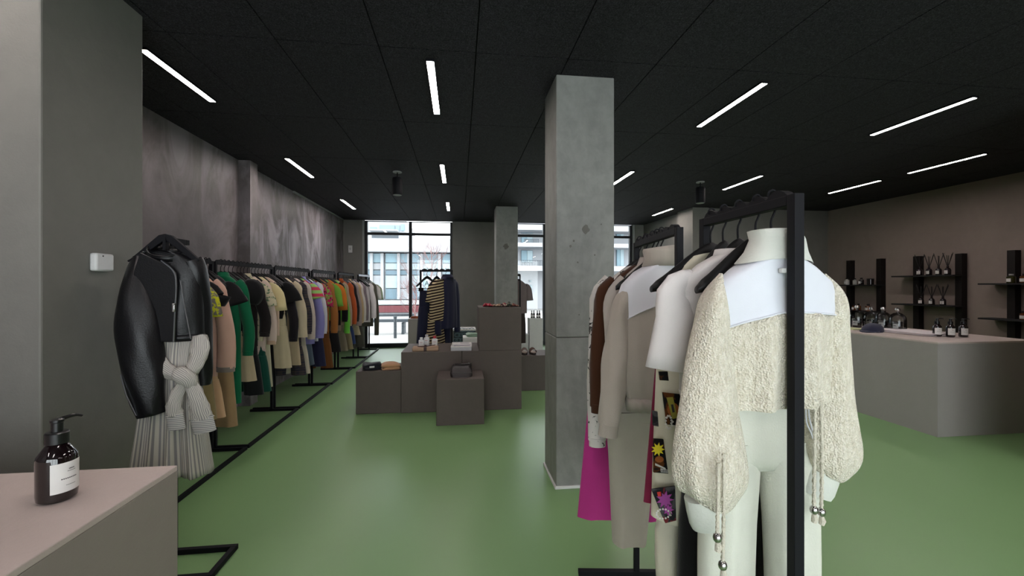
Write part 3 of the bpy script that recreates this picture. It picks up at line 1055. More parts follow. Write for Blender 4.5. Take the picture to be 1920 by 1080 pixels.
# lapel and front flap lying over the body, zip along its edge
flap = [(-.07, -.10), (.0, -.135), (.06, -.165), (.098, -.205), (.10, -.25), (.098, -.36), (.09, -.55), (-.02, -.55), (-.09, -.4), (-.10, -.2)]
MB().prism(flap, -.096, -.088).build('front_flap', M['leather'], jr, False, .003)
zp = spline([(.03, -.100, -.14), (.085, -.100, -.19), (.10, -.100, -.26), (.095, -.101, -.40), (.088, -.100, -.55)], 24)
z_ = MB().tube(zp, .0042, n=6).build('zip', M['steel'], jr, label) if False else MB().tube(zp, .0042, n=6).build('zip', M['steel'], jr)
z_['label'] = 'silver zip of the leather jacket'
MB().box(.085, .099, -.112, -.102, -.40, -.355).build('zip_pull', M['chrome'], z_, True, .003)
MB().tube([(.115, -.092, -.24), (.13, -.088, -.36), (.158, -.082, -.54)], .0032, n=6).build('zip', M['steel'], jr)
for s in (-1,):
    ep = MB().bar((s * .075, -.02, -.088), (s * .165, -.02, -.142), .045, .010).build('epaulette', M['leather'], jr, True, .003)
    MB().tube([(s * .10, -.02, -.090), (s * .10, -.02, -.096)], .010, n=10, ref=(1, 0, 0)).build('snap', M['chrome'], ep)
    MB().tube([(s * .145, -.02, -.118), (s * .146, -.02, -.124)], .010, n=10, ref=(1, 0, 0)).build('snap', M['chrome'], ep)
MB().tube([(-.12, -.15, -.70), (-.09, -.158, -.80), (-.05, -.150, -.905)], .0035, n=6).build('cuff_zip', M['steel'], jr)
MB().bar((-.06, -.086, -.30), (-.05, -.090, -.42), .012, .006).build('pocket_zip', M['steel'], jr, False)
MB().loft([[(x * 1.015, y * 1.04, z + .03) for x, y, z in rs[-1]], [(x * 1.01, y * 1.03, z - .004) for x, y, z in rs[-1]]]).build('hem_band', M['leather'], jr, True, solid=.004)

M['shirting'] = striped('grey_white_shirting_stripe', (184, 178, 168), (132, 129, 130), 26, axis='X', width=.60, around=True)
M['shirting_sleeve'] = striped('sleeve_shirting_stripe', (184, 178, 168), (132, 129, 130), 9, axis='X', width=.60, around=True)
M['shirting_cuff'] = striped('grey_white_cuff_stripe', (190, 186, 180), (118, 116, 120), 34, axis='Z', width=.62)
dr = empty('shirt_dress', 'grey and white striped shirt dress with knotted waist under the leather jacket', 'dress', (JX, JY - .03, JZ + .01))
rs = []
for i in range(24):
    u = i / 23
    z = -.50 - .745 * u
    wv = .142 + (-.020 * math.sin(math.pi * min(1, u / .45)) if u < .45 else .052 * ((u - .45) / .55) ** 1.2)
    rs.append(ring(wv, .058 + .030 * u, (lambda z, u: lambda q: z - .02 * q * u)(z, u), 120, cx=.022 - .010 * u, fold=.005 + .022 * u, k=4.2, ph=.8 + .6 * u))
MB().loft(rs).build('skirt_panel', M['shirting'], dr, True, angle=80, solid=.003)
KX = .142
tie_ = set(bpy.data.objects)
MB().tube(spline([(-.120, -.07, -.54), (-.06, -.10, -.62), (.02, -.112, -.68), (.09, -.120, -.72), (KX + .02, -.122, -.73)], 16), [.040, .046, .050, .050, .048, .046, .044, .042, .040, .038, .036, .034, .033, .032, .03, .025], [.020] * 16, 24, True, mod=wrinkle(1, .14)).build('tied_sleeve', M['shirting_sleeve'], dr, True, angle=80)
MB().tube(spline([(.172, -.07, -.53), (.185, -.095, -.61), (.172, -.115, -.68), (KX + .01, -.125, -.735)], 12), [.035, .04, .043, .044, .043, .04, .038, .036, .033, .03, .028, .02], [.022] * 12, 24, True, mod=wrinkle(3, .14)).build('tied_sleeve', M['shirting_sleeve'], dr, True, angle=80)
MB().tube(spline([(KX - .045, -.125, -.705), (KX - .015, -.15, -.715), (KX + .025, -.15, -.745), (KX + .02, -.13, -.785)], 12), [.018, .028, .036, .040, .042, .042, .041, .039, .036, .032, .026, .018], [.016, .022, .026, .028, .03, .03, .03, .028, .026, .024, .02, .014], 20, True, mod=wrinkle(5, .12)).build('knot', M['shirting_sleeve'], dr, True, angle=80)
for pth, cw in (([(KX - .01, -.13, -.755), (KX - .04, -.135, -.82), (KX - .055, -.135, -.88), (KX - .05, -.132, -.925)], .042), ([(KX + .02, -.135, -.755), (KX + .05, -.142, -.82), (KX + .068, -.14, -.89), (KX + .078, -.135, -.945)], .056)):
    MB().tube(spline(pth, 12), [.020 + (cw - .022) * (i / 11) ** .6 for i in range(12)], [.02] * 12, 22, True, mod=wrinkle(pth[0][0] * 50, .16)).build('sleeve_end', M['shirting_sleeve'], dr, True, angle=80)
    e, f = Vector(pth[-1]), Vector(pth[-2])
    dd = (e - f).normalized()
    MB().tube([e - dd * .01, e + dd * .07], cw * .98, .019, 16, True).build('cuff', M['shirting_cuff'], dr, True, angle=50)
for o in set(bpy.data.objects) - tie_:             # the tie lies close on the cloth
    o.location.y = .034

# ------------------------------------------------------------------ the two racks at the right front
rack('black clothes rack in the right foreground with the cream jacket', (.803, .922), (.806, 1.335), (.30, .30), .068, .026, back_bar=False)
AX0, AY0, AX1, AY1 = .825, 1.515, .912, 2.125
rack('black clothes rack behind the right foreground rack, with the beige jacket', (AX0, AY0), (AX1, AY1), (.30, .30), .07, .026)
def axl(Y): return AX0 + (AX1 - AX0) * (Y - AY0) / (AY1 - AY0)


def lpos(px, py, Y, root):
    """local coordinates (of a root without rotation) of a pixel on the plane at depth Y"""
    X, d = atY(px, Y)
    return Vector((X - root.location.x, Y - root.location.y, zat(py, d) - root.location.z))


HZ = RACK_Z + .006
m, nt, b = new_mat('cream_boucle_knit')
v = coords(nt)
vo = nt.nodes.new('ShaderNodeTexVoronoi')
vo.inputs['Scale'].default_value = 210
nt.links.new(v, vo.inputs['Vector'])
n1 = noise(nt, coords(nt, (1, 1, .35)), 130, 3, .6)
nt.links.new(mixc(nt, ramp(nt, n1, .35, .65), lin((206, 197, 178)), lin((226, 219, 204))), b.inputs['Base Color'])
b.inputs['Roughness'].default_value = .95
b.inputs['Specular IOR Level'].default_value = .1
b.inputs['Sheen Weight'].default_value = .2
mm = nt.nodes.new('ShaderNodeMath')
nt.links.new(vo.outputs['Distance'], mm.inputs[0])
nt.links.new(n1, mm.inputs[1])
bump(nt, b, mm.outputs[0], .75, .006)
M['boucle'] = m
M['yoke'] = fabric((214, 216, 224), 300, .12)
M['rib'] = fabric((204, 206, 198), 150, .3)
M['creamcloth'] = fabric((208, 208, 196), 220, .35)
M['beigecloth'] = fabric((168, 158, 148), 260, .25)
M['satinwhite'] = plain('white_satin', (208, 206, 212), .45, spec=.4, vary=.04, vscale=8)

# cream jacket, back towards the camera
cj = empty('yoke_jacket', 'cream boucle jacket with white back yoke and stand collar, nearest on the right rack', 'jacket', (.806, 1.012, HZ))
zl = lambda u: -.292 - (.048 if u < 0 else .012) * abs(u) ** 1.6
T = .052
y_rings = [ring(.070, T * 1.0, lambda u: -.152 - .01 * u * u, 72), ring(.115, T * .95, lambda u: -.158 - .028 * abs(u) ** 1.3, 72),
           ring(.162, T * .9, lambda u: -.166 - .06 * abs(u) ** 1.5, 72), ring(.178, T * .9, lambda u: -.185 - .075 * abs(u) ** 1.5, 72, ph=1),
           ring(.176, T * 1.02, lambda u: (zl(u) - .205 - .075 * abs(u) ** 1.5) / 2 , 72, fold=.003, k=2, ph=1), ring(.170, T * 1.10, zl, 72, fold=.005, k=2, ph=1)]
MB().loft(y_rings).build('yoke', M['yoke'], cj, True, angle=75)
b_rings = []
for i in range(14):
    u = i / 13
    wv = .170 + (.150 - .170) * u
    b_rings.append(ring(wv, T * (1.10 + .06 * math.sin(math.pi * u)), (lambda u: lambda q: zl(q) * (1 - u) + (-.520 + .006 * q) * u)(u), 72, fold=.006 + .007 * u, k=2.6, ph=1 + .6 * u))
MB().loft(b_rings).build('body', M['boucle'], cj, True, angle=75, solid=.005)
e = b_rings[-1]
MB().loft([[(x * 1.01, y * 1.03, z + .012) for x, y, z in e], [(x * 1.02, y * 1.06, z) for x, y, z in e], [(x * 1.0, y * .98, z - .012) for x, y, z in e]]).build('hem', M['boucle'], cj, True, angle=75)
MB().tube([(x, y - .0025 if y < 0 else y + .0025, z) for x, y, z in y_rings[-1]] + [tuple(y_rings[-1][0])], .0022, n=6).build('yoke_seam', M['yoke'], cj)
MB().loft([ring(.100, T * 1.05, lambda u: -.160 - .012 * u * u, 48), ring(.078, T * 1.02, -.140, 48, cx=.006), ring(.066, T * .98, -.108, 48, cx=.01), ring(.062, T * .96, lambda u: -.086 + .0 * u, 48), ring(.055, T * .9, -.084, 48), ring(.055, T * .86, -.12, 48)]).build('collar', M['rib'], cj, True, angle=80)
MB().box(-.026, .026, -T * 1.0 - .010, -T * .95, -.196, -.184).build('neck_label', M['white_matte'], cj, False, .002)
for s in (-1, 1):
    if s < 0:
        P = spline([(-.145, .0, -.196, .003, .006), (-.166, .0, -.26, .026, .042), (-.170, .0, -.33, .042, .046), (-.178, -.004, -.42, .058, .050), (-.186, -.012, -.52, .070, .056), (-.192, -.018, -.62, .086, .064), (-.194, -.022, -.70, .088, .066), (-.196, -.022, -.745, .066, .052), (-.204, -.022, -.765, .044, .04)], 44)
    else:
        P = spline([(.145, .0, -.196, .003, .006), (.164, .0, -.26, .026, .042), (.168, .008, -.36, .044, .046), (.172, .014, -.50, .058, .052), (.172, .018, -.60, .072, .060), (.170, .018, -.67, .076, .062), (.162, .018, -.71, .058, .052), (.154, .018, -.728, .042, .04)], 44)
    def mod(a, u, s=s):
        g = max(0, (u - .45) / .55)
        return 1 + .05 * math.sin(2 * a + 5 * u) * u + .09 * g * math.sin(7 * a + s) + .03 * math.sin(4 * a - 11 * u)
    MB().tube([p[:3] for p in P], [p[3] for p in P], [p[4] for p in P], 44, True, mod=mod).build('sleeve', M['boucle'], cj, True, angle=80)
    q = Vector(P[-1][:3])
    dd = Vector((-s * .02, 0, -.055)) if s > 0 else Vector((.012, 0, -.055))
    MB().tube([q - dd * .35, q + dd * .2, q + dd * .75, q + dd], [.046, .047, .046, .042], [.036, .037, .036, .032], 28, True, mod=lambda a, u: 1 + .012 * math.sin(14 * a)).build('cuff', M['rib'], cj, True, angle=60)


def cord(root, name, pts, rad=.0042):
    o = MB()
    P = spline(pts, 40)
    o.tube(P, rad, n=8, ref=(0, 1, .01), mod=lambda a, u: 1 + .22 * math.sin(a * 2 + u * 150))
    c = o.build(name, M['rope'], root)
    e = Vector(P[-1])
    MB().lathe([(.004, -.011), (.0085, -.006), (.0098, 0), (.0085, .006), (.004, .011)], 16, tuple(e)).build('bead', M['chrome'], c)
    MB().tube([e + Vector((0, 0, -.008)), e + Vector((.003, 0, -.022)), e + Vector((0, 0, -.032))], [.004, .008, .006], None, 8, True).build('tassel', M['rope'], c)
    return c


for xs in (((1347, 868), (1346, 940), (1345, 1008)), ((1357, 850), (1357, 960), (1355, 1060)), ((1528, 752), (1527, 860), (1526, 956)), ((1539, 752), (1541, 860), (1540, 960))):
    yy = .905 if xs[0][0] < 1400 else .965
    cord(cj, 'drawcord', [tuple(lpos(px, py, yy, cj)) for px, py in xs])

# hangers of the front rack and what hangs on them
hy = (1.28, 1.145, 1.215, 1.07, 1.012)
hn = ['black hanger carrying the photo printed dress on the right front rack', 'black hanger carrying the white T-shirt on the right front rack', 'black hanger carrying the black trousers on the right front rack', 'black hanger carrying the cream trousers, second from front of the right rack', 'black hanger inside the cream yoke jacket']
for y, l in zip(hy, hn):
    hanger(l, (.804, y, HZ), R(random.uniform(-2, 2)), None, .72 if 'inside' in l or 'black trousers' in l else .8 if 'T-shirt' in l else 1.16 if 'photo' in l else 1)
garment('white oversized T-shirt with elbow sleeves on the right front rack', 'T-shirt', 't_shirt', (.804, 1.145, HZ), 0, fabric((206, 200, 198), 280, .2), sw=.190, t=.046, L=.533, hem=.18, sleeve='short', slen=.462, srad=(.062, .05), out=-.002, collar='band', z0=-.128, drop=.085, fold=.012, n=48, ph=2, hem_band=.018)
trousers('cream wide trousers below the cream jacket, their hem below the frame', (.804, 1.062, HZ), 0, M['creamcloth'], z_top=-.47, z_bot=-1.62, w=.145, t=.045, leg=.062, crotch=.22, gap=.014, n=48, fold=.010, spread=.012, ph=.4)
rt = bpy.data.objects[max((o.name for o in bpy.data.objects if o.name.startswith('trousers')), key=lambda n: (len(n), n))]
o = MB().tube(spline([tuple(lpos(px, py, 1.0, rt)) for px, py in ((1511, 755), (1512, 790), (1522, 815), (1526, 834), (1524, 812), (1517, 780), (1516, 755))], 30), .0018, n=6).build('ribbon_loop', M['yoke'], rt)
trousers('black wide trousers behind the cream sleeve on the right front rack', (.804, 1.215, HZ), 0, fabric((16, 15, 18)), z_top=-.55, z_bot=-1.62, w=.112, t=.036, leg=.052, crotch=.24, gap=.015, spread=.038, n=36, ph=1)

# photo printed dress
pd = empty('printed_dress', 'cream dress printed with photo panels and a yellow star, right front rack', 'dress', (.804, 1.285, HZ))
M['dresscream'] = fabric((196, 190, 170), 260, .2)
MB().loft(torso_rings(.18, .042, .985, .2, fold=.004, k=2, ph=2, n=48, m=14, hemz=lambda u: .03 * u * u)).build('body', M['dresscream'], pd, True, angle=75)


def print_panel(corners, colr, nm='printed_picture'):
    """flat print: four pixel corners on the dress front"""
    P = [lpos(px, py, 1.229, pd) for px, py in corners]
    mb = MB()
    mb.v = [tuple(p) for p in P] + [tuple(p + Vector((0, .006, 0))) for p in P]
    mb.f = [(0, 1, 2, 3), (7, 6, 5, 4), (0, 4, 5, 1), (1, 5, 6, 2), (2, 6, 7, 3), (3, 7, 4, 0)]
    return mb.build(nm, colr, pd, False)


def deco(parent, pts, colr, nm, dy=-.0015):
    P = [lpos(px, py, 1.229, pd) + Vector((0, dy, 0)) for px, py in pts]
    mb = MB()
    n = len(P)
    mb.v = [tuple(p) for p in P] + [tuple(p + Vector((0, .0012, 0))) for p in P]
    mb.f = [tuple(range(n)), tuple(range(2 * n - 1, n - 1, -1))] + [(i, n + i, n + (i + 1) % n, (i + 1) % n) for i in range(n)]
    return mb.build(nm, colr, parent, False)


def star(cx, cy, r1, r2, n):
    return [(cx + (r1 if i % 2 == 0 else r2) * math.cos(math.pi * i / n), cy + (r1 if i % 2 == 0 else r2) * math.sin(math.pi * i / n)) for i in range(2 * n)]


def disc(cx, cy, r1, r2=None, n=14):
    return [(cx + r1 * math.cos(2 * math.pi * i / n), cy + (r2 or r1) * math.sin(2 * math.pi * i / n)) for i in range(n)]


M['pr_black'] = blotch('print_black_brown', (16, 15, 17), (92, 52, 20), 30, .55, .62)
M['pr_yellow'] = plain('print_yellow', (226, 206, 42), .8)
M['pr_olive'] = plain('print_olive_yellow', (150, 142, 56), .8)
M['pr_orange'] = plain('print_orange_brown', (150, 84, 30), .8)
M['pr_white'] = plain('print_white', (205, 200, 196), .8)
M['pr_dark'] = blotch('print_dark_floral', (28, 28, 32), (74, 72, 74), 28, .5, .6, (110, 40, 44), 20)
M['pr_purple'] = plain('print_purple', (150, 64, 138), .8, vary=.3)
M['pr_red'] = plain('print_red', (190, 50, 44), .8)
M['pr_crim'] = fabric((112, 26, 56))
q = print_panel(((1243, 736), (1288, 741), (1296, 800), (1251, 796)), M['pr_black'])
deco(q, ((1249, 745), (1261, 744), (1270, 783), (1260, 785)), M['pr_olive'], 'printed_tag', -.003)
deco(q, disc(1262, 768, 11, 13), M['pr_orange'], 'printed_fruit')
deco(q, [(1257, 758), (1261, 757.5), (1264, 772), (1260, 773)], M['ink'], 'printed_lettering', -.0042)
deco(q, disc(1283, 762, 6, 9), M['pr_orange'], 'printed_fruit')
for i in range(13):
    a = i * .55
    deco(q, disc(1253 + 7 * math.cos(a) * (1 - i / 40), 790 + 14 * math.sin(a) * (1 - i / 40), 2.1, n=8), M['pr_white'], 'printed_pearl', -.0042)
q = print_panel(((1226, 823), (1244, 824), (1253, 888), (1226, 886)), M['pr_black'])
deco(q, star(1233, 842, 13, 7, 9), M['pr_yellow'], 'printed_star', -.003)
deco(q, disc(1236, 861, 8, 6), M['pr_orange'], 'printed_fruit')
deco(q, ((1228, 868), (1247, 877), (1248, 880), (1228, 872)), M['pr_white'], 'printed_knife', -.0022)
deco(q, ((1238, 878), (1251, 880), (1252, 886), (1239, 885)), M['pr_white'], 'printed_barcode', -.0022)
for i in range(4):
    deco(q, ((1239.5 + i * 3, 879.5), (1240.8 + i * 3, 879.7), (1241.2 + i * 3, 884.5), (1239.9 + i * 3, 884.3)), M['ink'], 'printed_bar', -.0036)
q = print_panel(((1222, 918), (1266, 912), (1268, 976), (1248, 981), (1221, 968))[:4], M['pr_dark'])
deco(q, star(1246, 936, 17, 9, 9), M['pr_purple'], 'printed_flower', -.003)
deco(q, star(1252, 955, 11, 6, 8), M['pr_purple'], 'printed_flower', -.003)
deco(q, ((1231, 922), (1239, 921), (1241, 929), (1233, 930)), M['pr_red'], 'printed_tile', -.003)
for i in range(16):
    a = i * .42
    deco(q, disc(1243 + 13 * math.cos(a), 960 + 10 * math.sin(a) + i * .3, 1.8, n=8), M['pr_white'], 'printed_pearl', -.0042)
print_panel(((1236, 697), (1252, 697), (1254, 714), (1238, 713)), M['pr_black'])
print_panel(((1224, 770), (1233, 772), (1235, 800), (1225, 798)), M['pr_dark'])
print_panel(((1272, 812), (1290, 806), (1290, 836), (1278, 838)), M['pr_black'])
trousers('pale cream narrow trousers showing under the photo printed dress', (.804, 1.31, HZ), 0, fabric((196, 190, 172)), z_top=-.7, z_bot=-1.6, w=.13, t=.03, leg=.022, gap=.05, n=24, crotch=.2)
skirt('crimson dress edge behind the photo printed dress', (.80, 1.325, HZ), 0, M['pr_crim'], z_top=-.3, z_bot=-.93, w=.15, w2=.205, t=.02, name='dress', cat='dress', fold=.003)

# rear rack of the pair
ay = (2.05, 1.94, 1.84, 1.72, 1.78)
al = ['black hanger, farthest of five on the second right rack, with the ink printed shirt', 'black hanger carrying the brown cardigan on the second right rack', 'black hanger carrying the grey beige blouse on the second right rack', 'black hanger inside the beige jacket with white yoke', 'black hanger carrying the pale beige trousers on the second right rack']
for y, l in zip(ay, al):
    hanger(l, (axl(y), y, HZ), R(-8), None, .78 if 'inside' in l else 1)
bj = empty('yoke_jacket', 'beige jacket with white back yoke and gathered hem on the second right rack', 'jacket', (axl(1.72), 1.72, HZ))
zb = lambda u: -.298 - .085 * abs(u) ** 1.7
T = .058
y_rings = [ring(.075, T, lambda u: -.135 - .01 * u * u, 64), ring(.125, T * .95, lambda u: -.142 - .03 * abs(u) ** 1.3, 64), ring(.178, T * .9, lambda u: -.15 - .075 * abs(u) ** 1.4, 64),
           ring(.192, T * .92, lambda u: -.175 - .09 * abs(u) ** 1.4, 64, fold=.004, k=2), ring(.195, T, lambda u: (zb(u) - .19 - .09 * abs(u) ** 1.4) / 2, 64, fold=.006, k=2, ph=.5), ring(.190, T * 1.05, zb, 64, fold=.007, k=2, ph=1)]
MB().loft(y_rings).build('yoke', M['satinwhite'], bj, True, angle=75)
b_rings = []
for i in range(14):
    u = i / 13
    wv = .190 - .02 * u - (.015 * max(0, (u - .8) / .2))
    b_rings.append(ring(wv, T * (1.05 + .35 * math.sin(math.pi * u ** 1.5)), (lambda u: lambda q: zb(q) * (1 - u) + -.70 * u)(u), 64, fold=.007 + .012 * u, k=2.8, ph=1 + .5 * u))
MB().loft(b_rings).build('body', M['beigecloth'], bj, True, angle=75)
MB().loft([ring(.158, T * 1.0, -.695, 64, fold=.006, k=9), ring(.160, T * 1.08, -.72, 64, fold=.007, k=9), ring(.155, T * .95, -.752, 64, fold=.005, k=9)]).build('hem_band', M['beigecloth'], bj, True, angle=75, solid=.005)
MB().tube([(x, y - .0025 if y < 0 else y + .0025, z) for x, y, z in y_rings[-1]] + [tuple(y_rings[-1][0])], .0022, n=6).build('yoke_seam', M['satinwhite'], bj)
MB().loft([ring(.085, T, -.145, 44), ring(.072, T * 1.05, -.115, 44, fold=.003, k=7), ring(.080, T * 1.15, lambda u: -.09 - .01 * u, 44, fold=.004, k=7), ring(.074, T * 1.1, lambda u: -.062 + .01 * u, 44, fold=.004, k=6)]).build('collar', M['beigecloth'], bj, True, angle=80, solid=.006)
for s in (-1, 1):
    P = spline([(s * .150, 0, -.215, .003, .006), (s * .178, 0, -.29, .028, .042), (s * .190, .0, -.40, .046, .048), (s * .205, -.004, -.55, .054, .05), (s * .222, -.010, -.68, .052, .047), (s * .236, -.014, -.80, .042, .04)], 30)
    MB().tube([p[:3] for p in P], [p[3] for p in P], [p[4] for p in P], 30, True, mod=wrinkle(s * 2 + 1, .09)).build('sleeve', M['beigecloth'], bj, True, angle=80)
    q = Vector(P[-1][:3])
    MB().tube([q + Vector((0, 0, .01)), q + Vector((s * .008, 0, -.05))], .040, .034, 24, True).build('cuff', M['beigecloth'], bj, True, angle=50)
M['inkprint'] = blotch('white_cloth_with_ink_drawings', (206, 200, 196), (40, 38, 38), 34, .60, .63)
garment('white shirt with small black ink drawings, far end of the second right rack', 'shirt', 'shirt', (axl(2.05), 2.05, HZ), R(-8), M['inkprint'], sw=.185, t=.045, L=.70, sleeve='long', slen=1.0, srad=(.055, .045), out=.03)
garment('dark brown cardigan between the beige jacket and the printed shirt', 'cardigan', 'cardigan', (axl(1.94), 1.94, HZ), R(-8), fabric((66, 38, 22)), sw=.19, t=.045, L=.80, hem=.20, sleeve='long', slen=.80, srad=(.046, .042), out=.036)
garment('grey beige blouse with pointed collar behind the beige jacket', 'blouse', 'blouse', (axl(1.83), 1.83, HZ), R(-4), fabric((176, 166, 158)), sw=.17, t=.04, L=.6, hem=.15, sleeve='long', slen=.66, srad=(.045, .04), out=.01, collar='shirt')
trousers('pale beige wide trousers under the beige jacket on the second right rack', (axl(1.80), 1.79, HZ), 0, fabric((166, 158, 146)), z_top=-.62, z_bot=-1.345, w=.225, t=.05, leg=.075, crotch=.2, gap=-.015, n=40, spread=.02, ph=2)
skirt('magenta pink long dress at the left edge of the second right rack', (axl(2.09), 2.10, HZ), R(-8), fabric((172, 48, 122)), z_top=-.33, z_bot=-1.42, w=.205, w2=.305, t=.035, name='dress', cat='dress', fold=.008, ph=1)

# ------------------------------------------------------------------ rack behind the plinths, before the window
RY = 6.2
rx0, _ = atY(787, RY)
rx1, _ = atY(849, RY)
rack('black clothes rack behind the plinths, standing against the window', (rx0, RY), (rx1, RY), (.22, .22), .075, .026)
NAVY = fabric((28, 30, 52))
M['denim'] = fabric((30, 32, 52), 160, .4)
M['brownstripe'] = striped('dark_brown_cream_stripe', (38, 26, 24), (186, 168, 132), 8.2, (0, R(10), 0), .60)
def rxx(px): return atY(px, RY)[0]
hanger('black hanger holding the jeans before the window', (rxx(801), RY, HZ), R(35))
j_ = trousers('dark blue high waisted jeans hanging before the window', (rxx(801), RY, HZ), R(35), M['denim'], z_top=-.30, z_bot=-1.5, w=.118, t=.05, leg=.125, name='jeans', crotch=.28, n=30, ph=2)
for s in (-1, 1):
    MB().box(s * .10 - .012, s * .10 + .012, -.05, .05, -.31, -.26).build('clip', M['black'], j_, False, .003)
    MB().bar((s * .10, 0, -.26), (s * .125, 0, -.20), .006).build('strap', M['black'], j_, False)
hanger('black hanger holding the striped outfit before the window', (rxx(819), RY, HZ), R(50))
garment('brown and cream striped top hanging before the window', 'top', 'top', (rxx(825), RY - .10, HZ), R(42), M['brownstripe'], sw=.17, t=.06, L=.72, hem=.18, sleeve='short', slen=.46, srad=(.05, .05), out=.0, n=30, z0=-.14)
trousers('brown and cream striped trousers under the striped top', (rxx(817), RY - .08, HZ), R(42), M['brownstripe'], z_top=-.62, z_bot=-1.25, w=.12, t=.06, leg=.095, n=26)
hanger('black hanger inside the navy jacket before the window', (rxx(836), RY, HZ), R(48))
garment('navy blue work jacket hanging before the window', 'jacket', 'jacket', (rxx(839), RY, HZ), R(48), NAVY, sw=.165, t=.07, L=.84, hem=.18, sleeve='long', slen=.88, srad=(.06, .055), collar='shirt', n=30, out=.03, z0=-.09, drop=.11)
trousers('navy trousers between the striped outfit and the navy jacket', (rxx(830), RY + .05, HZ), R(48), NAVY, z_top=-.5, z_bot=-1.15, w=.12, t=.05, leg=.075, n=26)

# ------------------------------------------------------------------ display plinths
def plinth(label, x0, x1, y0, y1, z0, z1, mat='plinth', bev=.006, name='display_plinth', g=None):
    o = MB().box(-(x1 - x0) / 2, (x1 - x0) / 2, -(y1 - y0) / 2, (y1 - y0) / 2, 0, z1 - z0).build(name, M[mat], None, False, bev, loc=((x0 + x1) / 2, (y0 + y1) / 2, z0))
    return tag(o, label, 'plinth', g)


def pxX(px, Y): return atY(px, Y)[0]


y1 = at(752, 775, 0)[1]
yA = y1 + .02
P1 = (pxX(667, yA), pxX(752, y1) - .004, yA, yA + .52, 0, .498)
plinth('low brown grey plinth at the left of the group, with two folded garments', *P1)
P2 = (pxX(752, y1), pxX(866, y1) - .002, y1, y1 + .75, 0, .715)
plinth('middle height brown grey plinth with parcel and white bottles on top', *P2)
P3 = (pxX(866, y1) + .001, pxX(978, y1), y1, y1 + .75, 0, .715)
plinth('middle height brown grey plinth carrying the topmost cube', *P3)
P4 = (pxX(898, y1), pxX(978, y1) - .002, y1 + .002, y1 + .52, .7155, 1.235)
plinth('topmost brown grey cube with the colourful scarf on it', *P4)
y5 = at(818, 799, 0)[1]
P5 = (pxX(818, y5), pxX(908, y5), y5, y5 + .49, 0, .492)
plinth('small brown grey cube in front of the others, with the dark bag', *P5)
y6 = at(980, 733, 0)[1]
P6 = (pxX(974, y6), pxX(1042, y6), y6, y6 + .52, 0, .50)
plinth('low brown grey plinth behind the column, with brown sandals on it', *P6)
y7 = 8.6
plinth('khaki grey plinth behind the hanging jeans by the window', pxX(765, y7), pxX(800, y7), y7, y7 + .4, 0, zat(598, atY(780, y7)[1]), 'counter_grey')
o = MB().loft([ring(.12, .07, 0, 20), ring(.13, .075, .02, 20, fold=.01), ring(.09, .05, .045, 20, fold=.01)], True, True).build('folded_cloth', fabric((132, 74, 44)), None, True, loc=(pxX(775, y7) + .05, y7 + .15, zat(598, atY(780, y7)[1])))
tag(o, 'rust brown folded cloth on the khaki plinth by the window', 'folded garment')
y8 = 8.9
plinth('pale plinth glimpsed between the striped outfit and the navy jacket', pxX(820, y8), pxX(836, y8), y8, y8 + .3, 0, .62, 'white_matte')
y9 = 9.3
plinth('tall white plinth in the right window carrying four small black bottles', pxX(993, y9), pxX(1018, y9), y9, y9 + .3, 0, zat(597, atY(1005, y9)[1]), 'white_matte')
plinth('short white plinth in the right window beside the tall white one', pxX(974, y9), pxX(992, y9), y9 + .05, y9 + .35, 0, zat(627, atY(983, y9)[1]), 'white_matte')
# crate with ring pattern and the white block in front of it
y10 = 8.0
cz = zat(617, atY(870, y10)[1])
cr = empty('patterned_cabinet', 'dark teal cabinet with ring pattern and white top behind the plinths', 'cabinet', (pxX(871, y10), y10, 0))
hw = (pxX(892, y10) - pxX(851, y10)) / 2
MB().box(-hw, hw, 0, .4, 0, cz - .03).build('body', plain('dark_teal_panel', (40, 56, 62), .5), cr, False)
MB().box(-hw - .01, hw + .01, -.01, .41, cz - .03, cz).build('top', M['white_matte'], cr, False, .004)
rg = MB()
for i in range(6):
    for k in range(7):
        cx, cz_ = -hw + .05 + i * (2 * hw - .1) / 5 + (.02 if k % 2 else -.02), .1 + k * .095
        rad = .038 + .006 * ((i * 7 + k) % 3)
        pts = [(cx + rad * math.cos(a), -.003, cz_ + rad * .7 * math.sin(a)) for a in [2 * math.pi * q / 14 for q in range(15)]]
        rg.tube(pts, .005, n=5, caps=False)
rg.build('ring_relief', plain('pale_teal_rings', (92, 116, 124), .5), cr)
y11 = 6.9
plinth('small white block behind the plinths with mint folded clothes', pxX(868, y11), pxX(905, y11), y11, y11 + .35, 0, zat(633, atY(880, y11)[1]), 'white_matte', name='display_block')


def folded(label, loc, size, mat, layers=2, rz=0, name='folded_garment', cat='folded garment', puff=.5, ph=0, tagc=None):
    """a folded garment: stacked rounded layers with soft folds"""
    r = empty(name, label, cat, loc, rz)
    sx, sy, sz = size
    h = sz / layers
    for k in range(layers):
        rs = []
        for i, (f, zz) in enumerate(((.92, 0), (1.0, .15), (1.02, .5), (.99, .85), (.86, 1.0))):
            n = 40
            rg_ = []
            for j in range(n):
                a = 2 * math.pi * j / n
                c, s = math.cos(a), math.sin(a)
                x = sx / 2 * f * math.copysign(abs(c) ** .45, c) * (1 + .05 * math.sin(3 * a + ph + k * 2))
                y = sy / 2 * f * math.copysign(abs(s) ** .45, s) * (1 + .06 * math.sin(4 * a + ph * 2 + k))
                z = k * h * .92 + h * zz * (1 + puff * .5 * math.sin(2.3 * a + ph + k)) if zz > 0 else k * h * .92
                rg_.append((x, y, max(z, k * h * .9)))
            rs.append(rg_)
        MB().loft(rs, True, True).build('layer', mat, r, True, angle=80)
    if tagc:
        MB().box(-.03, .025, -sy / 2 - .012, -sy / 2 + .01, sz * .45, sz * .45 + .018).build('brand_tag', tagc, r, False)
    return r


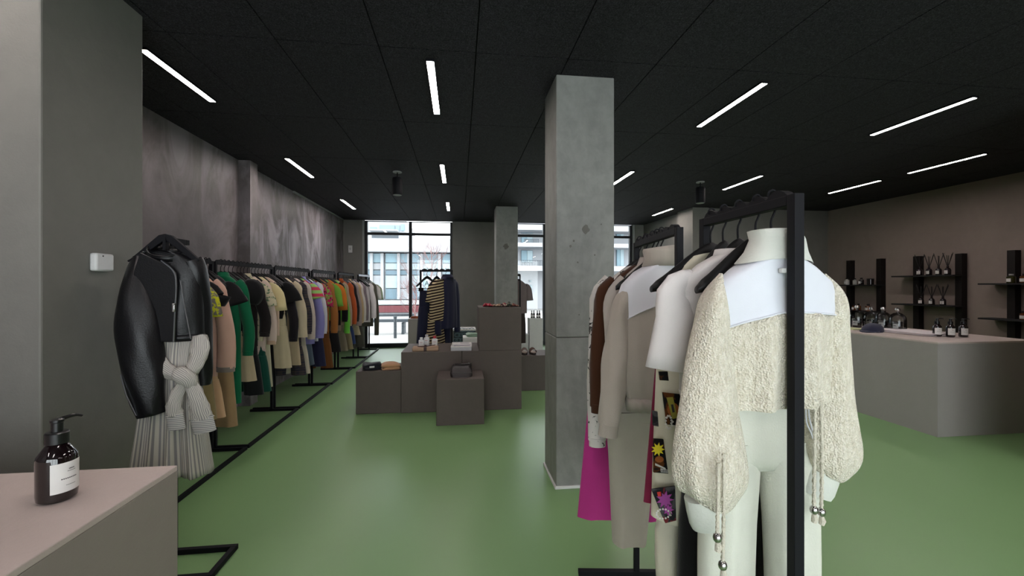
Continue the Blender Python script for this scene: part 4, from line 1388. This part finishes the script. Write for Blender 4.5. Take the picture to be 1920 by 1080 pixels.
def top(P, px, fy):
    """point on top of a plinth: pixel column, fraction of depth"""
    Y = P[2] + (P[3] - P[2]) * fy
    return (pxX(px, Y), Y, P[5] + .001)


folded('black folded garment with white tag on the low left plinth', top(P1, 697, .25), (.21, .19, .075), fabric((24, 25, 33)), 2, R(14), puff=.6, ph=1, tagc=M['white_matte'])
folded('tan folded garment with frayed edge on the low left plinth', top(P1, 733, .25), (.22, .20, .065), fabric((176, 134, 100)), 2, R(18), puff=.7, ph=3)
# kraft parcel with ribbon
p = top(P2, 798, .18)
k = empty('kraft_parcel', 'flat kraft paper parcel tied with dark ribbon on the middle plinth', 'parcel', p, R(3))
MB().box(-.155, .155, -.10, .10, 0, .042).build('wrapping', M['kraft'], k, False, .012)
MB().box(-.020, .014, -.103, .103, -.0 + .0005, .0445).build('ribbon', M['ribbon'], k, False, .003)
for s, L_ in ((-1, .09), (1, .12)):
    MB().bar((0, -.01, .047), (s * L_, -.03 + .02 * s, .058 + .004 * s), .026, .007).build('bow', M['ribbon'], k, False, .002)
MB().lathe([(.012, .044), (.016, .052), (.010, .062)], 12).build('knot', M['ribbon'], k)


def white_bottle(label, loc, h, w_, cap):
    r = empty('white_bottle', label, 'bottle', loc, R(random.uniform(-10, 10)))
    MB().box(-w_ / 2, w_ / 2, -w_ * .35, w_ * .35, 0, h * .76).build('bottle_body', M['white'], r, True, .008)
    MB().lathe([(w_ * .25, h * .76), (w_ * .25, h * .82)], 16).build('neck', M['white'], r)
    MB().lathe([(w_ * .30, h * .82), (w_ * .30, h * .97), (w_ * .26, h)], 16).build('cap', cap, r)
    MB().box(-w_ * .36, w_ * .36, -w_ * .35 - .001, -w_ * .35 + .001, h * .15, h * .62).build('label', M['paper'], r, False)
    for i in range(3):
        MB().box(-w_ * .25, w_ * (.25 - .08 * i), -w_ * .35 - .0018, -w_ * .35, h * (.5 - .1 * i), h * (.5 - .1 * i) + .004).build('lettering', M['red'] if i == 0 else M['paper2'], r, False)
    return r


white_bottle('shorter white bottle on the middle plinth, leftmost of the three', top(P2, 790, .50), .125, .066, M['white'])
white_bottle('white bottle with grey cap behind the shortest on the middle plinth', top(P2, 800, .62), .15, .066, M['paper2'])
white_bottle('white bottle with red cap on the middle plinth, right of the others', top(P2, 815, .45), .145, .07, M['red'])
# magazines
for i, (sx, sy, dz, px, l) in enumerate(((.245, .20, .0, 865, 'thick pale magazine at the bottom of the stack on the middle plinth'), (.235, .19, .05, 866, 'white magazine with print, on top of the stack on the middle plinth'))):
    x, y, z = top(P2, px, .16 + .09 * i)
    m_ = empty('magazine', l, 'magazine', (x, y, z + dz), R(-1 + 2 * i))
    hh = .048 if i == 0 else .02
    MB().box(-sx / 2, sx / 2, -sy / 2, sy / 2, 0, hh - .003).build('pages', M['paper2'] if i == 0 else M['paper'], m_, False, .002)
    MB().box(-sx / 2 - .002, sx / 2 + .002, -sy / 2 - .002, sy / 2 + .002, hh - .003, hh).build('cover', M['paper'], m_, False)
    if i:
        MB().box(-.02, .09, -.05, .04, hh, hh + .0012).build('cover_print', M['paper2'], m_, False)
        MB().box(-.10, .10, -sy / 2 - .0035, -sy / 2 - .002, .004, .010).build('spine_print', plain('grey_violet_ink', (120, 108, 130), .6), m_, False)
# scarf on the topmost cube
sc_ = empty('patterned_scarf', 'crumpled red and green patterned scarf on the topmost cube', 'scarf', top(P4, 938, .35))
for i, (x0, x1, c, hh) in enumerate(((-.215, -.10, (176, 36, 62), .050), (-.12, .02, (150, 118, 96), .036), (-.03, .10, (120, 50, 60), .042), (.05, .16, (40, 52, 44), .045), (.11, .235, (104, 54, 48), .030))):
    cm = blotch('scarf_print_%d' % i, c, tuple(int(q * .35) for q in c), 34, .5, .56, (200, 180, 160), 40)
    rs = []
    for q in range(9):
        u = q / 8
        x = x0 + (x1 - x0) * u
        hgt = hh * (.35 + .65 * math.sin(math.pi * u)) * (1 + .25 * math.sin(9 * u + i))
        rs.append([(x, .10 * (.6 + .4 * math.sin(math.pi * u)) * math.cos(a) + .02 * math.sin(5 * u + i), max(0, hgt * .5 + hgt * .5 * math.sin(a) * (1 + .3 * math.sin(3 * a + i)))) for a in [2 * math.pi * t / 18 for t in range(18)]])
    MB().loft(rs, True, True).build('fold', cm, sc_, True, angle=80)
# dark bag on the front cube
bg_ = empty('leather_bag', 'dark brown soft leather bag lying on the front cube', 'bag', top(P5, 865, .36))
bg_.scale = (1, 1.1, .8)
rs = []
for f, zz, yy in ((.94, 0, 0), (1.0, .02, 0), (1.01, .06, .004), (.96, .095, .02), (.84, .125, .06), (.78, .135, .09)):
    rs.append([(.122 * f * math.copysign(abs(math.cos(a)) ** .4, math.cos(a)), yy * .6 + .085 * (1.5 - f * .5 - zz * 4) * math.copysign(abs(math.sin(a)) ** .5, math.sin(a)), zz + .004 * math.sin(5 * a)) for a in [2 * math.pi * t / 40 for t in range(40)]])
MB().loft(rs, True, True).build('body', M['bag_leather'], bg_, True, angle=75)
MB().tube(spline([(-.12, -.088, .062), (-.06, -.096, .070), (.06, -.096, .070), (.12, -.088, .062)], 16), .005, n=6).build('flap_edge', M['bag_leather'], bg_)
MB().tube(spline([(-.075, .02, .13), (-.07, .03, .155), (.0, .05, .148), (.075, .04, .152), (.085, .03, .165)], 16), .012, n=8).build('drawn_edge', M['bag_leather'], bg_)
MB().tube(spline([(.095, .03, .12), (.105, .04, .165), (.112, .03, .12)], 10), .007, n=8).build('strap', M['bag_leather'], bg_)
# mint clothes
folded('mint green folded clothes on the small white block', (pxX(888, 7.05), 7.05, zat(633, atY(880, y11)[1]) + .001), (.24, .22, .055), fabric((140, 166, 146)), 2, R(8), puff=.5, ph=2)
# sandals
for i, px in enumerate((983, 998)):
    Y = y6 + .16
    s_ = empty('sandal', ['brown leather sandal on the low plinth, left of the pair', 'brown leather sandal on the low plinth, right of the pair'][i], 'sandal', (pxX(px, Y), Y, .501), R(-4 + 8 * i), 'brown sandals on the low plinth')
    sole = [(.045 * math.cos(a) * (1 - .15 * math.sin(a)), .125 * math.sin(a)) for a in [2 * math.pi * t / 24 for t in range(24)]]
    MB().prism(sole, 0, .028, 'z').build('sole', plain('dark_sole', (40, 30, 26), .6), s_, True, .004)
    MB().prism([(x * .9, y * .95) for x, y in sole], .028, .033, 'z').build('footbed', plain('pale_footbed', (150, 128, 108), .7), s_, False)
    st = []
    for q in range(7):
        a = math.pi * q / 6
        st.append((a, [(.05 * math.cos(a), -.075 + .0, .028 + .058 * math.sin(a)), (.05 * math.cos(a), .0, .028 + .066 * math.sin(a))]))
    mb = MB()
    rs = [[(.05 * math.cos(a), -.08, .028 + .050 * math.sin(a)), (.052 * math.cos(a), .0, .028 + .068 * math.sin(a)), (.048 * math.cos(a), .0, .028 + .062 * math.sin(a)), (.046 * math.cos(a), -.08, .028 + .045 * math.sin(a))] for a in [math.pi * t / 10 for t in range(11)]]
    mb.loft(rs, True, True).build('strap', plain('brown_suede', (74, 46, 32), .85), s_, True, angle=50)
# four black bottles on the white plinth and taupe outfit in the right window
zt_ = zat(597, atY(1005, y9)[1])
for i, px in enumerate((997, 1001.5, 1007.5, 1012)):
    b_ = empty('small_black_bottle', 'small black bottle with white label on the tall white plinth, %s from the left' % ['first', 'second', 'third', 'fourth'][i], 'bottle', (pxX(px, y9 + .1), y9 + .1 + .03 * (i % 2), zt_ + .001), 0, 'small black bottles on the tall white plinth')
    MB().lathe([(.021, 0), (.023, .01), (.023, .095), (.011, .115), (.010, .12)], 14).build('bottle_body', M['amber'], b_)
    MB().lathe([(.011, .12), (.011, .165), (.007, .17)], 12).build('cap', M['pump'], b_)
    MB().lathe([(.0236, .03), (.0236, .065)], 14).build('label', M['paper'], b_)
TY = 8.95
tx = pxX(972, TY)
rack('black clothes rack half hidden by the farther column', (tx, TY - .25), (tx, TY + .35), (.2, .2), .075, .026)
hanger('black hanger with the taupe shirt in the right window', (tx, TY, HZ), R(12))
garment('taupe grey short sleeved shirt hanging in the right window', 'shirt', 'shirt', (tx, TY, HZ), R(12), fabric((120, 108, 108)), sw=.20, t=.06, L=.82, hem=.19, sleeve='short', slen=.55, srad=(.075, .05), n=30, out=.02)
trousers('dark brown trousers under the taupe shirt in the right window', (tx, TY, HZ), R(12), fabric((56, 46, 44)), z_top=-.7, z_bot=-1.45, w=.14, t=.05, leg=.08, n=24)


# ------------------------------------------------------------------ counters
CZ = .937


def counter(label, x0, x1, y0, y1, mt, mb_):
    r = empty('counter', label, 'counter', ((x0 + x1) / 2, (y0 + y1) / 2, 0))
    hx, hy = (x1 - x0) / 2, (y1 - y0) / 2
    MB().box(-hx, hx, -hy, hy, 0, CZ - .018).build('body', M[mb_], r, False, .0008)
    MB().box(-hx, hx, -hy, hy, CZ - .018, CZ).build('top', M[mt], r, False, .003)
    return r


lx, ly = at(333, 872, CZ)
counter('pale microcement counter in the left foreground with the soap bottle', -2.6, lx, -.7, ly, 'counter', 'counter_body_shaded')
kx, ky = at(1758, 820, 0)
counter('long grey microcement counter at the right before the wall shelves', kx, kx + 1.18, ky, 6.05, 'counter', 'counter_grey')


def soap(label, loc, s=1, rz=0, group=None):
    r = empty('pump_bottle', label, 'bottle', loc, rz, group)
    def L_(p): return [(a * s, z * s) for a, z in p]
    MB().lathe(L_([(.0, .0), (.034, .0), (.040, .006), (.0415, .02), (.0415, .112), (.040, .120), (.024, .145), (.019, .150), (.019, .154)]), 40).build('bottle_body', M['amber'], r, True, angle=35)
    MB().lathe(L_([(.019, .150), (.0245, .151), (.0245, .178), (.022, .181), (.011, .182)]), 28).build('collar', M['pump'], r, True, angle=30)
    MB().lathe(L_([(.0125, .182), (.0125, .205), (.0145, .207), (.0145, .213), (.008, .216)]), 20).build('pump_head', M['pump'], r, True, angle=30)
    sp = spline([(0, 0, .210 * s), (.02 * s, 0, .213 * s), (.042 * s, 0, .213 * s), (.058 * s, 0, .207 * s)], 10)
    MB().tube(sp, [.006 * s, .006 * s, .006 * s, .0055 * s, .005 * s, .005 * s, .0045 * s, .004 * s, .004 * s, .0035 * s], [.004 * s] * 10, 10).build('spout', M['pump'], r)
    mb = MB()
    rr = .0421 * s
    rs = []
    for q in range(15):
        a = R(-52 + 104 * q / 14)
        rs.append([(rr * math.sin(a), -rr * math.cos(a), .026 * s), (rr * math.sin(a), -rr * math.cos(a), .104 * s)])
    b0 = 0
    mb.loft(rs, False, False, False)
    lb = mb.build('label', M['paper'], r, True)
    for z, half, hh, off in ((.084, 9, .0030, 6), (.079, 13, .0016, 6), (.060, 24, .0028, 0), (.043, 15, .0014, 4)):
        mt = MB()
        n = 9
        for q in range(n):                         # lines of small print
            a0 = R(off - half + 2 * half * q / n)
            a1 = a0 + R(2 * half / n * .72)
            mt.loft([[(1.006 * rr * math.sin(a), -1.006 * rr * math.cos(a), z * s), (1.006 * rr * math.sin(a), -1.006 * rr * math.cos(a), (z + hh) * s)] for a in (a0, a1)], False, False, False)
        mt.build('lettering', M['ink'], lb, False)
    return r


sx_, sy_ = at(107, 936, CZ)
soap('large dark amber pump bottle with white label on the left counter', (sx_, sy_, CZ + .001), .98, R(74))
for i, (px, py, rz) in enumerate(((1757, 633, -28), (1782, 634, -30), (1806, 634, -25))):
    x, y = at(px, py - 2, CZ)
    soap('dark pump bottle with white label on the right counter, %s' % ['nearest the folded white garment', 'middle one of the three', 'nearest the right of the frame'][i], (x, y, CZ + .001), .93, R(rz), 'pump bottles on the right counter')


def cloche(label, px, py, h=.30):
    x, y = at(px, py, CZ)
    r = empty('glass_cloche', label, 'glass dome', (x, y, CZ + .001), 0, 'glass domes on the right counter')
    prof = [(.082, 0), (.083, .01), (.083, .12), (.078, .15), (.062, .178), (.040, .195), (.016, .203)]
    k_ = h / .26
    mb = MB()
    mb.loft([[(a * math.cos(t) * 1.05, a * math.sin(t) * 1.05, z * k_) for t in [2 * math.pi * j / 28 for j in range(28)]] for a, z in prof])
    mb.build('dome', M['dome'], r, True, angle=80)
    MB().lathe([(.010, .203 * k_), (.012, .212 * k_), (.025, .225 * k_), (.027, .238 * k_), (.020, .252 * k_), (.006, .258 * k_)], 20).build('knob', M['chrome'], r)
    c = empty('candle_jar', label.replace('clear glass dome', 'dark candle jar under glass'), 'candle jar', (x, y, CZ + .006), 0, 'candle jars under the glass domes')
    MB().lathe([(.046, 0), (.050, .006), (.050, .095 * k_), (.047, .10 * k_), (.043, .09 * k_)], 28).build('jar', M['amber'], c)
    lb = MB()
    a0 = R(-75)
    lb.loft([[(.0512 * math.sin(a0 + R(-34 + 68 * q / 8)), -.0512 * math.cos(a0 + R(-34 + 68 * q / 8)), zz) for zz in (.025, .085)] for q in range(9)], False, False, False)
    lb.build('label', M['paper'], c, True)
    MB().box(-.0525, -.0512, -.024, .008, .060, .066).build('lettering', M['ink'], c, False)
    return r


cloche('clear glass dome on the right counter, first from the cream jacket', 1607, 614)
cloche('clear glass dome on the right counter, behind the navy cap', 1634, 615, .28)
cloche('clear glass dome on the right counter, right of the navy cap', 1656, 618, .29)
cloche('clear glass dome on the right counter, farthest right beside the folded white garment', 1683, 621, .29)
# navy cap
x, y = at(1636, 622, CZ)
c_ = empty('cap', 'navy blue cap lying on the right counter before the glass domes', 'cap', (x, y, CZ + .001), R(20))
rs = []
for f, zz, sk in ((1.0, 0, 0), (1.0, .02, 0), (.9, .055, .01), (.62, .085, .02), (.25, .10, .025), (.02, .103, .025)):
    rs.append([(.125 * f * math.cos(a) + sk, .105 * f * math.sin(a), zz + .006 * math.sin(4 * a) * f) for a in [2 * math.pi * t / 28 for t in range(28)]])
MB().loft(rs, True, True).build('crown', fabric((40, 41, 60)), c_, True, angle=80)
MB().loft([[(-.06 - .13 * u, -.10 * (1 - u * u * .8), .015 - .012 * u) for u in (0, .3, .6, .85, 1)][::1], [(-.05 - .14 * u, .0, .035 - .03 * u) for u in (0, .3, .6, .85, 1)], [(-.06 - .13 * u, .10 * (1 - u * u * .8), .015 - .012 * u) for u in (0, .3, .6, .85, 1)]], close=False).build('visor', fabric((40, 41, 60)), c_, True, solid=.006)
x, y = at(1703, 625, CZ)
folded('folded white garment lying on the right counter left of the pump bottles', (x, y, CZ + .001), (.34, .62, .036), fabric((206, 198, 200)), 2, R(4), puff=.4, ph=1)
x, y = at(1597, 617, CZ)
o = MB().box(-.10, .10, -.12, .12, 0, .012).build('notebook', plain('pale_lime_paper', (190, 196, 150), .8), None, False, .002, loc=(x, y, CZ + .001))
tag(o, 'pale lime notebook on the right counter beside the cream sleeve', 'notebook')
for i, (px, py, l) in enumerate(((1592, 610, 'small white box on the right counter by the cream sleeve'), (1669, 617, 'small white box between two glass domes on the right counter'))):
    x, y = at(px, py, CZ)
    o = MB().box(-.05, .05, -.05, .05, 0, .085).build('small_box', M['white_matte'], None, False, .003, loc=(x + .1, y + .05, CZ + .001))
    tag(o, l, 'box')

# ------------------------------------------------------------------ wall shelves on the right wall
SHX = XR - .06


def shelf_unit(label, pxa, pxb, zs, over):
    ya_, _ = atX(pxa, SHX)
    yb_, _ = atX(pxb, SHX)
    yc = (ya_ + yb_) / 2
    hw_ = abs(ya_ - yb_) / 2
    r = empty('wall_shelf', label, 'shelf', (XR, yc, 0), 0, 'black wall shelves on the right wall')
    for s in (-1, 1):
        MB().box(-.10, -.001, s * hw_ - .045, s * hw_ + .045, .62, 1.985).build('upright', M['wood_dark'], r, False, .003)
    for z in zs:
        MB().box(-.27, -.02, -hw_ - .05, hw_ + over, z - .022, z).build('shelf_board', M['black_matte'], r, False, .002)
    return r, yc, hw_


z_u1 = (zat(534, atX(1622, SHX)[1]), zat(582.5, atX(1622, SHX)[1]))
z_u2 = (zat(516, atX(1761, SHX)[1]), zat(571.5, atX(1761, SHX)[1]))
u1, yc1, hw1 = shelf_unit('black two board wall shelf with small jars, farthest from the camera', 1594, 1651, z_u1, .10)
u2, yc2, hw2 = shelf_unit('black two board wall shelf holding seven reed diffusers', 1721, 1801, z_u2, .26)
z_u3 = (zat(531, atX(1903, SHX)[1]), zat(598, atX(1903, SHX)[1]))
ya_, _ = atX(1900, SHX)
u3, yc3, hw3 = shelf_unit('black wall shelf cut by the right edge of the picture', 1900, 2000, z_u3, .26)
SX = XR - .19


def diffuser(label, px, z, s=1.0):
    Y, d = atX(px, SX)
    r = empty('reed_diffuser', label, 'reed diffuser', (SX, Y, z + .001), R(random.uniform(-15, 15)), 'reed diffusers on the wall shelf')
    MB().lathe([(.036 * s, 0), (.039 * s, .006), (.039 * s, .075 * s), (.030 * s, .098 * s), (.015 * s, .110 * s), (.015 * s, .135 * s), (.012 * s, .136 * s)], 24).build('bottle', M['amber'], r, True, angle=35)
    lb = MB()
    a0 = R(-82)
    rr = .0398 * s
    lb.loft([[(rr * math.sin(a0 + R(-36 + 72 * q / 8)), -rr * math.cos(a0 + R(-36 + 72 * q / 8)), zz * s) for zz in (.018, .068)] for q in range(9)], False, False, False)
    lb.build('label', M['paper'], r, True)
    for k_ in range(2):
        MB().box(-rr - .0012, -rr + .002, -.017 * s, .006 * s, (.05 - .02 * k_) * s, (.053 - .02 * k_) * s).build('lettering', M['ink'], r, False)
    for k_ in range(6):
        a = 2 * math.pi * k_ / 6 + .4
        MB().tube([(.003 * math.cos(a), .003 * math.sin(a), .12 * s), (.045 * math.cos(a), .075 * math.sin(a), (.30 + .02 * (k_ % 3)) * s)], .0042, n=6).build('reed', M['reed'], r)
    return r


od = ['first', 'second', 'third', 'fourth']
for i, px in enumerate((1724, 1742, 1760, 1777)):
    diffuser('black reed diffuser on the upper board of the wall shelf, %s from left' % od[i], px, z_u2[0], 1.0)
for i, px in enumerate((1727, 1747, 1768)):
    diffuser('black reed diffuser on the lower board of the wall shelf, %s from left' % od[i], px, z_u2[1], .97)


def jar(label, px, z, h, rad, mat, name='glass_bottle', capm=None, lab=True, cat='bottle'):
    Y, d = atX(px, SX)
    r = empty(name, label, cat, (SX, Y, z + .001))
    MB().lathe([(rad * .92, 0), (rad, .005), (rad, h * .68), (rad * .92, h * .72), (rad * .4, h * .78), (rad * .4, h * .84)], 24).build('body', mat, r, True, angle=35)
    MB().lathe([(rad * .5, h * .84), (rad * .5, h * .99), (rad * .45, h)], 14).build('cap', capm or M['black'], r)
    if lab:
        MB().box(-rad - .002, -rad * .9, -rad * .5, rad * .5, h * .15, h * .5).build('label', M['paper'], r, False)
    return r


clear = plain('clear_bottle_glass', (170, 168, 164), .08, spec=.7)
jar('small clear perfume bottle on the far shelf, partly behind its left upright', 1588, z_u1[0], .13, .04, clear)
jar('clear perfume bottle on the far shelf, right of the left upright', 1603, z_u1[0], .12, .035, clear, lab=False)
jar('dark perfume bottle with white label on the far upper shelf', 1615, z_u1[0], .13, .04, M['amber'])
Y, d = atX(1632, SX)
o = empty('candle', 'wide dark candle jar on the far upper shelf', 'candle', (SX, Y, z_u1[0] + .001))
MB().lathe([(.045, 0), (.052, .006), (.054, .10), (.049, .102), (.047, .08)], 24).build('jar', M['amber'], o)
MB().lathe([(.05, .1), (.054, .102), (.054, .112), (.01, .114)], 24).build('lid', M['black'], o)
jar('amber bottle at the left end of the far lower shelf', 1587, z_u1[1], .12, .05, M['amber_box'])
jar('brown bottle with square white label on the far lower shelf, left of two', 1602, z_u1[1], .12, .038, M['amber_box'])
jar('brown bottle with square white label on the far lower shelf, right of two', 1610, z_u1[1], .13, .038, M['amber_box'])
jar('olive brown bottle with cream label alone on the far lower shelf', 1628, z_u1[1], .13, .045, M['amber_box'])
jar('olive green bottle with pale cap on the shelf at the right edge', 1896, z_u3[0], .125, .045, M['olive_glass'], capm=M['reveal'])
jar('amber bottle on the upper shelf at the very right edge', 1921, z_u3[0], .125, .045, M['amber_box'])
jar('amber bottle on the lower shelf at the very right edge', 1921, z_u3[1], .12, .045, M['amber_box'])

# ------------------------------------------------------------------ the street outside
M['pave'] = concrete('pale_paving', (150, 148, 146), .9, 1.06, .5, rough=.8)
M['fac_white'] = plain('white_render', (158, 160, 164), .8, vary=.03)
M['fac_glass'] = plain('blue_grey_glazing', (118, 146, 158), .3, spec=.4, vary=.12, vscale=1.2)
M['fac_dark'] = plain('dark_glazing', (92, 114, 126), .3, spec=.4, vary=.12)
M['fac_pane'] = plain('pale_blue_glazing', (150, 170, 178), .3, spec=.4, vary=.08)
M['red_band'] = plain('dark_red_steel', (92, 38, 44), .6)
M['bench'] = plain('grey_bench', (62, 68, 74), .6)
M['bark'] = plain('red_brown_bark', (128, 98, 96), .9, vary=.2)
struct(MB().box(-30, 30, YF + .35, 60, -.15, -.02), 'ground', M['pave'])

BY = 22.0
bA = empty('office_building', 'white office building with blue glazing across the street, left window', 'building', (0, BY, 0))
def bx(px): return atY(px, BY)[0]
def bz(py, px=740): return zat(py, atY(px, BY)[1])
xL, xR_ = -16.0, bx(905)
MB().box(xL, xR_, 0.3, 8, bz(600), bz(475)).build('core_wall', M['fac_white'], bA, False)
MB().box(xL, xR_, -.5, 8, bz(473), bz(449)).build('upper_band', M['fac_white'], bA, False)
MB().box(xL, xR_, -.1, 8, bz(571), bz(563)).build('sill_band', M['fac_white'], bA, False)
MB().box(xL, xR_, -.1, .5, bz(585.5), bz(573)).build('red_base', M['red_band'], bA, False)
MB().box(xL, xR_, .1, .4, bz(600), bz(586)).build('plinth', M['fac_white'], bA, False)
edges = [600, 640, 668, 696, 716, 747, 766, 790, 824, 848, 880]
for i in range(len(edges) - 1):
    a, c = bx(edges[i]), bx(edges[i + 1])
    if i in (4, 6, 8):
        a2, c2 = (a + .15, c - .1)
    else:
        a2, c2 = (a + .05, c - .05)
    wide = edges[i + 1] - edges[i] > 22
    for (t0, t1, mt) in ((475, 492, 'fac_glass'), (493.5, 505, 'fac_pane' if wide else 'fac_white'), (507, 515, 'fac_dark'), (516.5, 540, 'fac_pane' if wide else 'fac_white'), (541.5, 561, 'fac_dark' if wide else 'fac_white')):
        MB().box(a2, c2, .16 + .02 * (i % 2), .34, bz(t1), bz(t0)).build('window' if mt != 'fac_white' else 'spandrel', M[mt], bA, False)
    MB().box(a - .07, a + .07, .0, .34, bz(561), bz(475)).build('pier', M['fac_white'], bA, False)
# set-back top with terrace railing
MB().box(xL, bx(760), 3, 8, bz(449), bz(425)).build('terrace_wall', M['fac_white'], bA, False)
rail = MB()
for k_ in range(26):
    x = bx(700) + k_ * (bx(748) - bx(700)) / 25
    rail.box(x - .025, x + .025, -.3, -.25, bz(449), bz(440))
rail.box(bx(700), bx(748), -.32, -.23, bz(440.5), bz(439))
rail.build('terrace_railing', M['bench'], bA, False)
bC = empty('apartment_block', 'pale apartment block far behind the office building, top of the left window', 'building', (0, 42, 0))
def cx_(px): return atY(px, 42)[0]
def czz(py): return zat(py, 41.5)
MB().box(cx_(560), cx_(762), 0, 8, -.1, czz(416)).build('wall', plain('pale_grey_render', (150, 153, 158), .8, vary=.04), bC, False)
for k_, (a, c, t0, t1) in enumerate(((694, 706, 428, 434), (712, 740, 424, 433), (752, 758, 422, 434), (742, 749, 424, 434), (690, 702, 440, 446), (706, 744, 441, 447))):
    MB().box(cx_(a), cx_(c), -.1, .05, czz(t1), czz(t0)).build('window', M['fac_glass'], bC, False)
MB().box(cx_(696), cx_(748), -1.2, .0, czz(437), czz(434.5)).build('balcony', M['fac_white'], bC, False)

# apartment house in the right window
BY2 = 27.0
bB = empty('balcony_building', 'white apartment house with balconies and blue windows, right window', 'building', (0, BY2, 0))
def b2x(px): return atY(px, BY2)[0]
def b2z(py): return zat(py, atY(1000, BY2)[1])
MB().box(b2x(940), b2x(1260), .3, 8, -.1, b2z(395)).build('wall', M['fac_white'], bB, False)
for (py0, py1) in ((429, 436), (459, 466), (500, 509)):
    MB().box(b2x(940), b2x(1260), -1.3, .3, b2z(py1), b2z(py0)).build('balcony_slab', M['fac_white'], bB, False)
for (a, c, t0, t1) in ((978, 1000, 427.5, 437), (978, 1000, 441, 455), (978, 1000, 469, 492), (1158, 1172, 427, 440), (1158, 1172, 462, 498), (1030, 1060, 469, 492), (1070, 1100, 469, 492), (993, 998, 525, 529), (993, 999, 534, 544)):
    f = MB().box(b2x(a), b2x(c), .2, .32, b2z(t1), b2z(t0)).build('window', M['bench'] if t0 > 520 else M['fac_dark'], bB, False)
    MB().box(b2x(a + .6), b2x((a + c) / 2 - .3), .16, .22, b2z(t1 - .6), b2z(t0 + .6)).build('pane', M['fac_glass'], f, False)
    MB().box(b2x((a + c) / 2 + .3), b2x(c - .6), .16, .22, b2z(t1 - .6), b2z(t0 + .6)).build('pane', M['fac_pane'], f, False)
for (py0, py1, a, c) in ((452, 459, 978, 1003), (490, 500, 972, 1010)):
    g = MB()
    for k_ in range(14):
        x = b2x(a) + k_ * (b2x(c) - b2x(a)) / 13
        g.box(x - .02, x + .02, -1.26, -1.22, b2z(py1), b2z(py0))
    g.box(b2x(a), b2x(c), -1.28, -1.2, b2z(py0 + .6), b2z(py0))
    g.build('balcony_railing', M['bench'], bB, False)

# shop lettering on the glass, read from the street side
for px, py, ch, hgt in ((801, 531, 'A', .17), (827, 532, 'e', .17)):
    cu = bpy.data.curves.new('window_lettering', 'FONT')
    cu.body = ch
    cu.size = hgt
    cu.extrude = .001
    cu.materials.append(M['ink'])
    o = bpy.data.objects.new('window_lettering', cu)
    COL.objects.link(o)
    X, d = atY(px, YF + .12)
    o.parent = win1
    o.location = (X - win1.location.x + .05, -.008, zat(py, d) - .06)
    o.rotation_euler = (R(90), 0, R(180))

# bench, bollards
SY = 13.3
bn = empty('street_bench', 'long grey slatted bench outside the left window', 'bench', (pxX(735, SY), SY + .3, -.02))
xa, xb = pxX(640, SY) - bn.location.x, pxX(772, SY) - bn.location.x
for t0, t1, yy in ((589.5, 594, .35), (598, 603.5, 0)):
    zz0, zz1 = zat(t1, SY), zat(t0, SY)
    MB().box(xa, xb, yy - .1, yy + .1, zz0 + .02, zz1 + .02).build('slat', M['bench'], bn, False, .008)
for x in (xa + .3, (xa + xb) / 2 - .6, xb - .3):
    MB().box(x - .04, x + .04, -.05, .45, 0, .36).build('leg', M['bench'], bn, False)
bo = empty('bollard', 'short grey bollard on the paving outside the left window', 'bollard', (pxX(741, 12.6), 12.6, -.02))
bh = zat(593, atY(741, 12.6)[1]) + .02
MB().lathe([(.045, 0), (.045, bh - .04)], 20).build('post', M['bench'], bo)
MB().lathe([(.052, bh - .04), (.052, bh - .005), (.045, bh)], 20).build('cap', M['bench'], bo)


def tree(label, px, Y, z_top, h0, n, spread, seed):
    rnd = random.Random(seed)
    x = pxX(px, Y)
    r = empty('bare_tree', label, 'tree', (x, Y, -.02))
    tr, br = MB(), MB()
    tr.tube(spline([(0, 0, 0), (.04, 0, h0 * .5), (-.03, 0, h0), (.03, 0, z_top * .75), (0, 0, z_top)], 16), [.045 - .036 * i / 15 for i in range(16)], n=8)

    def grow(p, d, L, rad, depth):
        q = [p]
        for k_ in range(4):
            d = (d + Vector((rnd.uniform(-.22, .22), rnd.uniform(-.22, .22), rnd.uniform(-.02, .22)))).normalized()
            q.append(q[-1] + d * L / 4)
        br.tube(q, [rad, rad * .85, rad * .7, rad * .55, rad * .35], n=5)
        if depth > 0:
            for k_ in range(3):
                b_ = q[rnd.randint(1, 4)]
                dd = (d + Vector((rnd.uniform(-.9, .9), rnd.uniform(-.9, .9), rnd.uniform(-.1, .6)))).normalized()
                grow(b_, dd, L * .62, rad * .55, depth - 1)
    for i in range(n):
        a = rnd.uniform(0, 6.28)
        z = h0 * .6 + (z_top - h0 * .6) * (i / n) * .95
        grow(Vector((0, 0, z)), Vector((math.cos(a) * spread, math.sin(a) * spread, .75)).normalized(), (z_top - z) * .38 + .28, .011, 3)
    tr.build('trunk', M['bark'], r)
    br.build('branches', M['bark'], r)
    return r


tree('bare reddish young tree outside the left window, behind the hanging clothes', 808, 13.6, 2.75, 1.5, 13, .9, 3)
tree('low bare reddish shrub outside, left of the hanging jeans', 779, 14.6, 1.5, .6, 12, .7, 9)
